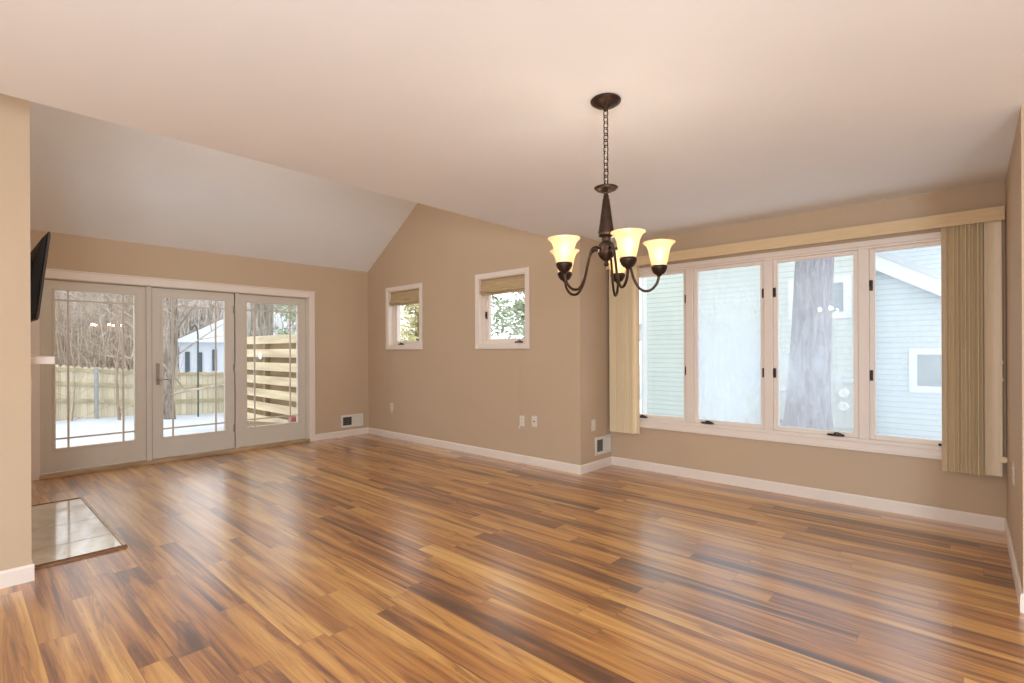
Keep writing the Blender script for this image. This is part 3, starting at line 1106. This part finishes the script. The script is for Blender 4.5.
zc0, zc1 = HC - 0.050, 2.028
n = 13
hh = (zc0 - zc1) / n
for i in range(n):
    link(bm, (CX, CY, zc0 - hh * (i + 0.5)), hh + 0.011, 0.021, (YAW + 0.45 if i % 2 else YAW - 0.75))
obj('chain', bm, 'bronze', ch, smooth=True)
bm = NB()
tube(bm, [(CX + 0.004 * math.sin(i * 1.3), CY + 0.004 * math.cos(i * 1.3), zc0 - (zc0 - zc1) * i / 12) for i in range(13)], 0.0022, 6)
obj('cord', bm, 'cord', ch)
bm = NB()
lathe(bm, [(0, 2.036), (0.006, 2.035), (0.009, 2.028), (0.052, 2.032), (0.056, 2.029), (0.046, 2.018), (0.022, 2.008), (0.010, 2.004), (0.010, 1.994), (0.015, 1.990),
           (0.012, 1.984), (0.016, 1.976), (0.021, 1.935), (0.030, 1.865), (0.0375, 1.818), (0.039, 1.808), (0.034, 1.802), (0.022, 1.797), (0.020, 1.791), (0.025, 1.786),
           (0.018, 1.781), (0.024, 1.777), (0.035, 1.765), (0.0400, 1.748), (0.039, 1.730), (0.0405, 1.727), (0.0395, 1.721), (0.031, 1.704), (0.018, 1.692), (0.010, 1.688), (0.007, 1.681),
           (0.011, 1.676), (0.012, 1.669), (0.007, 1.663), (0, 1.661)], 40, (CX, CY, 0))
obj('column', bm, 'bronze', ch, smooth=True)
toward = math.atan2(-CY, -CX)
def bez(P, n=8):
    """Catmull-Rom through points"""
    out = []
    Q = [P[0]] + P + [P[-1]]
    for i in range(1, len(Q) - 2):
        p0, p1, p2, p3 = [Vector(v) for v in Q[i - 1:i + 3]]
        for k in range(n):
            t = k / n
            out.append(0.5 * ((2 * p1) + (p2 - p0) * t + (2 * p0 - 5 * p1 + 4 * p2 - p3) * t * t + (3 * p1 - p0 - 3 * p2 + p3) * t ** 3))
    out.append(Vector(P[-1]))
    return out
RA = 0.240
for k in range(5):
    th = toward + R(22) + R(72) * k
    cx_, sx_ = math.cos(th), math.sin(th)
    P = lambda r, z: (CX + r * cx_, CY + r * sx_, z)
    bm = NB()
    tube(bm, bez([P(0.034, 1.742), P(0.062, 1.746), P(0.088, 1.728), P(0.108, 1.665), P(0.128, 1.595), P(0.160, 1.550), P(0.198, 1.547), P(0.228, 1.576), P(0.240, 1.618)]), 0.0062, 10)
    arm = obj('arm', bm, 'bronze', ch, smooth=True)
    bm = NB()
    lathe(bm, [(0, 1.610), (0.009, 1.611), (0.012, 1.618), (0.022, 1.623), (0.030, 1.633), (0.0335, 1.642), (0.036, 1.645), (0.0365, 1.657), (0.034, 1.660), (0.020, 1.660), (0, 1.659)], 28, P(RA, 0))
    obj('lamp_cup', bm, 'bronzecup', arm, smooth=True)
    bm = NB()
    outer = [(0.0325, 1.657), (0.0345, 1.667), (0.0385, 1.684), (0.0430, 1.705), (0.0462, 1.724), (0.0505, 1.739), (0.0580, 1.753), (0.0670, 1.762), (0.0725, 1.766)]
    inner = [(r - 0.003, z) for r, z in outer[::-1]]
    lathe(bm, outer + [(0.0725, 1.768)] + [(0.0705, 1.768)] + inner, 40, P(RA, 0))
    sh = obj('lamp_shade', bm, 'lampglass', arm, smooth=True)
    sh['label'] = 'amber alabaster glass bell shade'
    bm = NB()
    lathe(bm, [(0, 1.661), (0.012, 1.662), (0.013, 1.679), (0.019, 1.695), (0.0235, 1.714), (0.022, 1.729), (0.014, 1.742), (0.0, 1.747)], 20, P(RA, 0))
    obj('bulb', bm, 'bulb', arm, smooth=True)
    l = lamp('bulb_light', 'POINT', P(RA, 1.800), 0.75, (1.0, 0.91, 0.79), 0.03)
    l.parent = ch
    l.matrix_parent_inverse = Matrix.Translation(-ch.location)

# ------------------------------------------------------------------ outdoors: snow
def ground_z(x, y):
    d = max(0.0, -7.2 - x)
    rise = 0.19 * max(0.0, min(1.0, (5.4 - y) / 2.6)) * min(1.0, d / 9.0)
    return -0.14 + rise - 0.05 * d * (1 if d < 10 else 10 / d)
bm = NB()
rg = random.Random(2)
def grid(bm, x0, x1, y0, y1, nx, ny, zf):
    V = [[bm.verts.new((x0 + (x1 - x0) * i / nx, y0 + (y1 - y0) * j / ny, zf(x0 + (x1 - x0) * i / nx, y0 + (y1 - y0) * j / ny))) for j in range(ny + 1)] for i in range(nx + 1)]
    for i in range(nx):
        for j in range(ny):
            bm.faces.new((V[i][j], V[i + 1][j], V[i + 1][j + 1], V[i][j + 1]))
grid(bm, -70, XP - T - 0.01, -40, 60, 90, 90, lambda x, y: ground_z(x, y) + 0.04 * math.sin(x * 1.7 + y) * math.sin(y * 1.3))
grid(bm, XP - T - 0.01, 30, YW + T + 0.01, 60, 60, 60, lambda x, y: -0.30 - 0.45 * max(0.0, min(1.0, (y - 6.0) / 3.0)) + 0.04 * math.sin(x * 1.7 + y) * math.sin(y * 1.3))
o = struct('ground', bm, 'snow', 'snow-covered ground outside the doors and windows', 'snow', smooth=True)

# back board fence
FX = -17.0
def fz(y):     # top of the fence along its run: it drops towards the right
    return 0.96 - 0.30 * max(0.0, min(1.0, (y - 1.6) / 3.2))
fb = thing('board_fence', 'weathered beige board fence across the snowy yard', 'fence', (FX, 3, -0.6))
n = 0
ys = -3.0
sections = []
while ys < 9.0:
    ye = ys + 2.35
    bm = NB()
    k = ys
    while k < ye - 0.01:
        z = fz(k + 0.07) + rg.uniform(-0.012, 0.012)
        x = FX + rg.uniform(-0.005, 0.005)
        b0, b1 = k + 0.003, min(k + 0.137, ye)
        prism(bm, [(b0, -0.75), (b1, -0.75), (b1, z - 0.05), ((b0 + b1) / 2 + 0.02, z), ((b0 + b1) / 2 - 0.02, z), (b0, z - 0.05)], 0, x - 0.01, x + 0.01)
        k += 0.14
    obj('board_panel', bm, 'fenceboard', fb)
    for rz in (-0.50, -0.93):
        bm = NB()
        hexa(bm, [(FX + 0.011, ys, fz(ys) + rz), (FX + 0.055, ys, fz(ys) + rz), (FX + 0.055, ye, fz(ye) + rz), (FX + 0.011, ye, fz(ye) + rz),
                  (FX + 0.011, ys, fz(ys) + rz + 0.085), (FX + 0.055, ys, fz(ys) + rz + 0.085), (FX + 0.055, ye, fz(ye) + rz + 0.085), (FX + 0.011, ye, fz(ye) + rz + 0.085)])
        obj('rail', bm, 'fencerail', fb)
    bm = NB()
    hexa(bm, [(FX + 0.011, ys, fz(ys) - 0.14), (FX + 0.05, ys, fz(ys) - 0.14), (FX + 0.05, ye, fz(ye) - 0.14), (FX + 0.011, ye, fz(ye) - 0.14),
              (FX + 0.011, ys, fz(ys) - 0.055), (FX + 0.05, ys, fz(ys) - 0.055), (FX + 0.05, ye, fz(ye) - 0.055), (FX + 0.011, ye, fz(ye) - 0.055)])
    obj('rail', bm, 'fencerail', fb)
    bm = NB()
    box(bm, FX + 0.056, FX + 0.14, ys - 0.04, ys + 0.04, -0.9, fz(ys) - 0.02)
    obj('post', bm, 'fencerail', fb)
    ys = ye

bm = NB()
tube(bm, [(FX + 0.35, 2.50, -0.9), (FX + 0.35, 2.50, 0.86), (FX + 0.35, 2.50, 0.88)], [0.045, 0.045, 0.03], 12)
tag(obj('steel_post', bm, 'greypost'), 'grey steel post in front of the board fence seen through the left door panel', 'post')

# slatted privacy fence at right
YF = 4.02
sf = thing('slat_fence', 'pale wooden fence of spaced horizontal slats outside the right door panel', 'fence', (-9.8, YF, -0.2))
XF0, XF1 = -11.6, -7.6
zt = 1.565
for i in range(7):
    z1_ = zt - 0.2545 * i
    bm = NB()
    box(bm, XF0, XF1, YF - 0.03, YF, z1_ - 0.152, z1_)
    obj('slat', bm, 'slatwood', sf)
for i in range(6):
    z1_ = zt - 0.2545 * i - 0.128
    bm = NB()
    box(bm, XF0, XF1, YF + 0.09, YF + 0.115, z1_ - 0.150, z1_)
    e = obj('slat', bm, 'slatback', sf)
for x in (-11.5, -10.05, -8.6, -7.65):
    bm = NB()
    box(bm, x - 0.045, x + 0.045, YF + 0.001, YF + 0.089, -0.35, zt - 0.01)
    obj('post', bm, 'slatback', sf)
bm = NB()
tube(bm, [(-10.12, YF - 0.030, 1.19), (-10.12, YF - 0.045, 1.19)], 0.075, 24)
th_ = obj('wall_thermometer', bm, 'exttrim', bevel=0.004)
tag(th_, 'small round pale dial fixed on the slatted fence', 'thermometer')
bm = NB()
hexa(bm, [(-9.6, YF - 0.75, -0.08), (-8.0, YF - 0.42, -0.02), (-8.0, YF - 0.36, -0.02), (-9.6, YF - 0.69, -0.08),
          (-9.6, YF - 0.75, 0.06), (-8.0, YF - 0.42, 0.12), (-8.0, YF - 0.36, 0.12), (-9.6, YF - 0.69, 0.06)])
tag(obj('garden_edging', bm, 'slatback'), 'weathered plank lying in the snow at the foot of the slatted fence', 'plank')
bm = NB()
box(bm, -8.62, -8.50, YF - 0.18, YF - 0.06, -0.25, 0.16)
tag(obj('garden_marker', bm, 'redplastic', bevel=0.02), 'small faded red post by the slatted fence', 'post')

# garden pole with hook
bm = NB()
PX_, PY_ = -15.3, 4.42
tube(bm, [(PX_, PY_, -0.7), (PX_, PY_, 1.70), (PX_, PY_ - 0.02, 1.90), (PX_, PY_ - 0.07, 1.98), (PX_, PY_ - 0.13, 1.92), (PX_, PY_ - 0.14, 1.84)], 0.022, 8)
tag(obj('feeder_pole', bm, 'greenpole', smooth=False), 'thin green hooked pole standing in the snow before the fence', 'pole')

# ------------------------------------------------------------------ bare trees
def bare_tree(name, seed, h, r0, mat, spread=0.55, levels=3, lean=(0, 0), first=0.28, nb=11, twmat='twig', brad=0.42):
    """returns root with trunk + branches, standing at the origin"""
    q = random.Random(seed)
    root = bpy.data.objects.new(name, None)
    COL.objects.link(root)
    pts = []
    x = y = 0.0
    N = 12
    for i in range(N + 1):
        u = i / N
        pts.append(Vector((x + lean[0] * u * h, y + lean[1] * u * h, u * h - 0.3 * (i == 0))))
        x += q.uniform(-1, 1) * 0.012 * h
        y += q.uniform(-1, 1) * 0.012 * h
    rads = [r0 * (1.25 if i == 0 else 1.0) * (1 - 0.88 * i / N) for i in range(N + 1)]
    bm = NB()
    tube(bm, pts, rads, 9)
    obj('trunk', bm, mat, root, smooth=True)
    bm = NB()
    def grow(p, d, ln, r, lv):
        P = [p]
        n = 5
        dd = d.copy()
        for i in range(n):
            dd = (dd + Vector((q.uniform(-1, 1), q.uniform(-1, 1), q.uniform(-0.4, 0.9))) * 0.18).normalized()
            P.append(P[-1] + dd * ln / n)
        tube(bm, P, [r * (1 - 0.8 * i / n) for i in range(n + 1)], 4 if lv else 3, cap=False)
        if lv < levels - 1:
            for _ in range(q.randint(4, 6)):
                i = q.randint(1, n)
                side = Vector((q.uniform(-1, 1), q.uniform(-1, 1), q.uniform(-0.2, 0.9))).normalized()
                grow(P[i], (dd * 0.6 + side * 0.8).normalized(), ln * q.uniform(0.35, 0.6), r * 0.45, lv + 1)
    for b in range(nb):
        u = first + (1 - first) * (b + q.random()) / nb
        i = min(N - 1, int(u * N))
        p = pts[i].lerp(pts[i + 1], u * N - i)
        a = b * 2.4 + q.uniform(-0.4, 0.4)
        d = Vector((math.cos(a), math.sin(a), q.uniform(0.25, 0.9))).normalized()
        grow(p, d, h * spread * (1 - 0.55 * u) * q.uniform(0.5, 0.9), rads[i] * brad, 0)
    obj('branches', bm, twmat, root)
    return root

protos = [bare_tree('bare_tree', 11, 11, 0.17, 'bark'), bare_tree('bare_tree', 12, 12, 0.22, 'barkbrown'),
          bare_tree('bare_tree', 13, 9, 0.12, 'barkpale'), bare_tree('bare_tree', 14, 7, 0.08, 'barkbrown', 0.6, 3, (0.05, 0.03), 0.15, 12)]
kind_label = ['grey bare tree in the woods behind the board fence', 'thick brown bare tree in the woods behind the board fence',
              'pale slender bare tree in the woods behind the board fence', 'thin spreading sapling in the woods behind the board fence']
used = set()
rt_ = random.Random(7)
spots = []
tries = 0
while len(spots) < 34 and tries < 3000:
    tries += 1
    x = rt_.uniform(-46, -19.0)
    r = -x
    y = r * rt_.uniform(0.03, 0.50)
    if 0.235 < y / r < 0.47:
        continue
    if all((x - a) ** 2 + (y - b) ** 2 > 3.0 for a, b, _ in spots):
        spots.append((x, y, rt_.randrange(4)))
for x, y, k in spots:
    o = protos[k] if k not in used else copy_tree(protos[k])
    used.add(k)
    o.location = (x, y, ground_z(x, y))
    o.rotation_euler = (0, 0, rt_.uniform(0, 6.28))
    s = rt_.uniform(0.8, 1.25)
    o.scale = (s, s, s)
    tag(o, kind_label[k], 'tree', 'bare trees behind the board fence')

# nearer trees that the door panes frame
def place(o, x, y, z, label, rot=0.0, cat='tree'):
    o.location = (x, y, z)
    o.rotation_euler = (0, 0, rot)
    return tag(o, label, cat)
place(bare_tree('yard_tree', 37, 9.5, 0.17, 'bark', 0.42, 3, (-0.01, 0.01), 0.06, 30, brad=0.2), -14.6, 3.55, -0.55, 'grey bare yard tree with low branches seen through the middle door panel', 0.6)
place(bare_tree('yard_sapling', 32, 3.6, 0.035, 'barkbrown', 0.75, 3, (0.10, 0.06), 0.10, 10), -15.6, 2.78, -0.58, 'thin brown sapling bending before the fence behind the left door panel', 2.2)
place(bare_tree('yard_shrub', 33, 1.5, 0.02, 'barkbrown', 0.9, 3, (0.0, 0.06), 0.05, 9), -16.2, 1.95, -0.6, 'low leafless shrub against the fence behind the left door panel', 1.2)
place(bare_tree('large_tree', 34, 14, 0.36, 'bark', 0.30, 3, (0.0, -0.02), 0.42, 12), -15.2, 5.85, -0.45, 'thick grey tree trunk rising behind the slatted fence', 0.3)
place(bare_tree('birch_tree', 35, 12, 0.16, 'barkpale', 0.30, 3, (0.0, -0.015), 0.42, 10), -16.4, 6.05, -0.5, 'pale birch trunk left of the thick trunk behind the slatted fence', 1.0)

# thicket: countless twigs filling the woods
def thicket(name, seed, count, x0, x1, lo, hi, hmin, hmax, wmin, wmax, mat, label):
    q = random.Random(seed)
    bm = NB()
    for _ in range(count):
        x = q.uniform(x0, x1)
        u_ = q.uniform(lo, hi)
        if x > -44 and 0.235 < u_ < 0.44:
            continue
        y = -x * u_
        h = q.uniform(hmin, hmax)
        z = ground_z(x, y) - 0.1
        wd = q.uniform(wmin, wmax)
        lx, ly = q.gauss(0, 0.16) * h, q.gauss(0, 0.16) * h
        p0 = Vector((x, y, z)); p2 = Vector((x + lx, y + ly, z + h)); p1 = (p0 + p2) / 2 + Vector((q.gauss(0, 0.04), q.gauss(0, 0.04), 0)) * h
        tube(bm, [p0, p1, p2], [wd, wd * 0.7, wd * 0.2], 3, cap=False)
        for _k in range(3):
            u = q.uniform(0.3, 0.95)
            a = p0.lerp(p2, u)
            b = a + Vector((q.gauss(0, 0.28), q.gauss(0, 0.28), q.uniform(0.05, 0.35))) * h * 0.5
            tube(bm, [a, b], [wd * 0.55, wd * 0.15], 3, cap=False)
    o = obj(name, bm, mat, normals=False)
    tag(o, label, 'brush', kind='stuff')
    return o
thicket('undergrowth', 5, 1500, -27, -18.5, 0.02, 0.46, 1.2, 4.5, 0.008, 0.028, 'twig', 'grey-brown leafless brush right behind the board fence')
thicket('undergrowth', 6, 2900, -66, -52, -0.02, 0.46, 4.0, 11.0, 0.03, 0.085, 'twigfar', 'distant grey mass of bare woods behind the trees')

# ------------------------------------------------------------------ evergreens outside the small windows
def evergreen(name, seed, h, rad, mat, first=0.05, count=90):
    q = random.Random(seed)
    root = bpy.data.objects.new(name, None)
    COL.objects.link(root)
    bm = NB()
    tube(bm, [(0, 0, -0.3), (0.02, 0, h * 0.5), (0, 0, h)], [0.12, 0.07, 0.015], 8)
    obj('trunk', bm, 'barkbrown', root, smooth=True)
    bm = NB()
    for b in range(count):
        u = first + (1 - first) * (b + q.random()) / count
        a = b * 2.4 + q.uniform(-0.3, 0.3)
        ln = rad * (1.05 - u) * q.uniform(0.7, 1.1)
        d = Vector((math.cos(a), math.sin(a), q.uniform(-0.15, 0.2)))
        p = Vector((0, 0, u * h))
        tube(bm, [p, p + d * ln], [0.014, 0.004], 3, cap=False)
        n = int(48 * ln) + 8
        for k in range(n):
            t = q.uniform(0.12, 1.0)
            c = p + d * ln * t + Vector((q.gauss(0, 0.10), q.gauss(0, 0.10), q.gauss(0, 0.07))) * (0.5 + ln * 0.5)
            s = q.uniform(0.04, 0.085)
            u1 = Vector((q.uniform(-1, 1), q.uniform(-1, 1), q.uniform(-0.7, 0.4))).normalized()
            v1 = u1.cross(Vector((q.uniform(-1, 1), q.uniform(-1, 1), q.uniform(-1, 1)))).normalized()
            vs_ = [bm.verts.new(c + u1 * s * 1.2), bm.verts.new(c + v1 * s * 0.42), bm.verts.new(c - u1 * s * 1.2), bm.verts.new(c - v1 * s * 0.42)]
            bm.faces.new(vs_)
    obj('foliage', bm, mat, root, normals=False)
    return root
place(evergreen('evergreen_tree', 41, 6.0, 2.1, 'needle', 0.02, 110), -6.9, 8.3, -0.3, 'green evergreen showing through the small window nearer the chandelier')
place(evergreen('evergreen_tree', 42, 4.4, 1.4, 'needlepale', 0.02, 100), -11.3, 8.6, -0.3, 'yellowish green evergreen showing through the window nearest the patio doors')
place(evergreen('evergreen_tree', 43, 7.5, 2.0, 'needle', 0.2, 110), -17.5, 8.6, -0.5, 'green evergreen rising above the slatted fence')

# ------------------------------------------------------------------ neighbours
def quad_slab(bm, pts, t):
    top = [Vector(p) for p in pts]
    hexa(bm, [p - Vector((0, 0, t)) for p in top] + top)

nh = thing('neighbour_house', 'white house with snowy hip roof beyond the fence', 'house', (-40, 14, -0.65))
E0, E1 = Vector((-40.5, 10.3, 1.95)), Vector((-37.0, 19.0, 1.95))
back = Vector((-9.0, 3.6, 0))
bm = NB()
hexa(bm, [tuple(E0 + Vector((-0.2, 0.3, -2.8))), tuple(E1 + Vector((-0.2, -0.3, -2.8))), tuple(E1 + back + Vector((0, 0, -2.8))), tuple(E0 + back + Vector((0, 0, -2.8))),
          tuple(E0 + Vector((-0.2, 0.3, 0))), tuple(E1 + Vector((-0.2, -0.3, 0))), tuple(E1 + back), tuple(E0 + back)])
obj('wall', bm, 'sidewhite', nh)
bm = NB()
r0_ = (E0 + (E0 + back)) / 2 + (E1 - E0) * 0.42 + Vector((0, 0, 2.6))
r1_ = (E1 + (E1 + back)) / 2 - (E1 - E0) * 0.25 + Vector((0, 0, 2.6))
V = [bm.verts.new(p) for p in (E0 + Vector((0.3, -0.3, -0.05)), E1 + Vector((0.3, 0.3, -0.05)), E1 + back, E0 + back + Vector((0, -0.3, 0)), r0_, r1_)]
for f in ((0, 1, 5, 4), (1, 2, 5), (2, 3, 4, 5), (3, 0, 4), (3, 2, 1, 0)):
    bm.faces.new([V[i] for i in f])
obj('snowy_roof', bm, 'snow', nh)
for u, zb_, hh_ in ((0.055, -0.2, 1.45), (0.14, -0.2, 1.4), (0.24, -0.1, 1.5), (0.5, -0.2, 1.4), (0.75, -0.2, 1.4)):
    pc = E0 + (E1 - E0) * u + Vector((-0.2 + 0.03, 0.3 * (1 - 2 * u), 0))
    dv = (E1 - E0).normalized()
    nv = Vector((dv.y, -dv.x, 0))
    bm = NB()
    a, b = pc - dv * 0.14, pc + dv * 0.14
    hexa(bm, [(*a.xy, zb_), (*b.xy, zb_), (*(b + nv * 0.06).xy, zb_), (*(a + nv * 0.06).xy, zb_),
              (*a.xy, zb_ + hh_), (*b.xy, zb_ + hh_), (*(b + nv * 0.06).xy, zb_ + hh_), (*(a + nv * 0.06).xy, zb_ + hh_)])
    obj('window', bm, 'darkglass', nh)

# house next door, seen through the four-panel window
h2 = thing('house_next_door', 'pale green sided house close outside the large window', 'house', (-3.8, 11.5, -0.35))
GX0, GX1, GY = -6.02, -1.50, 11.5
bm = NB()
box(bm, GX0, GX1, GY, GY + 1.6, -1.2, 5.6)
obj('wall', bm, 'sidegreen', h2)
bm = NB()
for x in (GX0, GX1 - 0.11):
    box(bm, x - 0.01, x + 0.12, GY - 0.03, GY, -1.2, 5.6)
    box(bm, x - 0.02 if x == GX0 else x + 0.11, x if x == GX0 else x + 0.13, GY - 0.03, GY + 0.12, -1.2, 5.6)
obj('corner_board', bm, 'exttrim', h2)
bm = NB()
prism(bm, [(GX0 - 0.4, 5.5), (GX1 + 0.4, 5.5), ((GX0 + GX1) / 2, 7.4)], 1, GY - 0.4, GY + 1.8)
obj('roof', bm, 'shingle', h2)
def house_window(root, xa, xb, za, zb_, y, mat):
    bm = NB()
    f = 0.13
    box(bm, xa, xa + f, y - 0.04, y, za, zb_)
    box(bm, xb - f, xb, y - 0.04, y, za, zb_)
    box(bm, xa + f, xb - f, y - 0.04, y, za, za + f)
    box(bm, xa + f, xb - f, y - 0.04, y, zb_ - f, zb_)
    wf = obj('window_frame', bm, 'exttrim', root)
    bm = NB()
    box(bm, xa + f, xb - f, y - 0.015, y, za + f, zb_ - f)
    obj('pane', bm, mat, wf)
house_window(h2, -2.75, -1.67, 1.86, 2.68, GY, 'greyglass')

h3 = thing('gabled_house', 'blue-grey sided house with snowy gable behind the right pane of the large window', 'house', (-3, 13.2, -0.35))
HY = 13.2
PKX, PKZ, EVX, EVZ = -3.0, 4.15, 0.9, 1.80
bm = NB()
prism(bm, [(2 * PKX - EVX, -1.2), (EVX - 0.3, -1.2), (EVX - 0.3, EVZ + 0.1), (PKX, PKZ - 0.08), (2 * PKX - EVX, EVZ)], 1, HY, HY + 2.6)
obj('wall', bm, 'sideblue', h3)
bm = NB()
for s in (1, -1):
    ex = PKX + s * (EVX - PKX)
    poly = [(PKX, PKZ - 0.30), (ex, EVZ - 0.30), (ex, EVZ + 0.02), (PKX, PKZ + 0.02)]
    prism(bm, poly, 1, HY - 0.25, HY - 0.19)
obj('rake_board', bm, 'exttrim', h3)
bm = NB()
for s in (1, -1):
    ex = PKX + s * (EVX - PKX)
    poly = [(PKX, PKZ + 0.02), (ex, EVZ + 0.02), (ex, EVZ + 0.16), (PKX, PKZ + 0.16)]
    prism(bm, poly, 1, HY - 0.28, HY + 2.6)
obj('snowy_roof', bm, 'snow', h3)
house_window(h3, -0.93, 0.12, 0.38, 1.28, HY, 'greyglass')
bm = NB()
box(bm, -8.0, 4.5, HY + 2.6, HY + 7, -1.2, 6.5)
obj('rear_wall', bm, 'sideblue', h3)

# meters on the green wall
mb = thing('electric_meter', 'grey utility box with two round meters right of the tree trunk', 'meter', (-1.95, GY, 0.0))
bm = NB()
box(bm, -2.06, -1.60, GY - 0.16, GY, -0.22, 0.62)
bx_ = obj('box', bm, 'meter', mb, bevel=0.01)
bm = NB()
box(bm, -2.08, -1.64, GY - 0.18, GY, 0.62, 0.70)
obj('snow_cap', bm, 'snow', mb, bevel=0.02)
for z in (0.435, 0.18):
    bm = NB()
    tube(bm, [(-1.78, GY - 0.16, z), (-1.78, GY - 0.20, z), (-1.78, GY - 0.24, z)], [0.092, 0.092, 0.07], 24)
    obj('meter_dome', bm, 'meterglass', mb)
bm = NB()
tube(bm, [(-1.97, GY - 0.05, 0.70), (-1.97, GY - 0.05, 1.7)], 0.025, 10)
obj('conduit', bm, 'meter', mb)

gm = thing('gas_meter', 'small snow-capped gas meter left of the tree trunk', 'meter', (-2.82, GY - 0.26, -0.3))
bm = NB()
box(bm, -2.95, -2.69, GY - 0.40, GY - 0.12, -0.15, 0.42)
obj('body', bm, 'meter', gm, bevel=0.03)
bm = NB()
lathe(bm, [(0, 0.55), (0.09, 0.53), (0.15, 0.47), (0.165, 0.42), (0, 0.42)], 18, (-2.82, GY - 0.26, 0))
obj('snow_cap', bm, 'snow', gm, smooth=True)
bm = NB()
tube(bm, [(-2.82, GY - 0.26, -0.9), (-2.82, GY - 0.26, -0.14)], 0.03, 10)
obj('pipe', bm, 'greypost', gm)

# big trunk close to the window
tr = bpy.data.objects.new('oak_tree', None)
COL.objects.link(tr)
bm = NB()
q = random.Random(9)
TXc, TYc = -1.935, 9.13
lv = [(-0.9, 0.50), (-0.4, 0.40), (0.0, 0.345), (0.35, 0.305), (0.8, 0.285), (1.4, 0.275), (2.0, 0.265), (3.2, 0.255), (4.5, 0.25), (6.5, 0.25), (9, 0.18)]
rings = []
SEG = 64
for z, r in lv:
    ring = []
    for k in range(SEG):
        a = 2 * PI * k / SEG
        rr = r * (1 + 0.035 * math.sin(a * 11 + z * 1.1) + 0.022 * math.sin(a * 19 - z * 2.0) + (0.10 * math.sin(a * 5) * max(0, 0.3 - z) if z < 0.3 else 0))
        ring.append(bm.verts.new((TXc + rr * math.cos(a) + 0.045 * min(z, 3.2), TYc + rr * math.sin(a), z)))
    rings.append(ring)
for a, b in zip(rings, rings[1:]):
    for k in range(SEG):
        bm.faces.new((a[k], a[(k + 1) % SEG], b[(k + 1) % SEG], b[k]))
obj('trunk', bm, 'barkbig', tr, smooth=True)
bm = NB()
for k in range(7):
    a = k * 0.9 + 0.3
    z = 4.6 + 0.55 * k
    d = Vector((math.cos(a), math.sin(a), 0.6))
    p = Vector((TXc + 0.144, TYc, z))
    tube(bm, [p, p + d * 1.0, p + d * 2.2 + Vector((0, 0, 0.4)), p + d * 3.2 + Vector((0.2, 0.1, 1.2))], [0.12, 0.09, 0.06, 0.02], 7)
obj('branches', bm, 'barkbig', tr, smooth=True)
tag(tr, 'very thick furrowed tree trunk right outside the third window pane', 'tree')
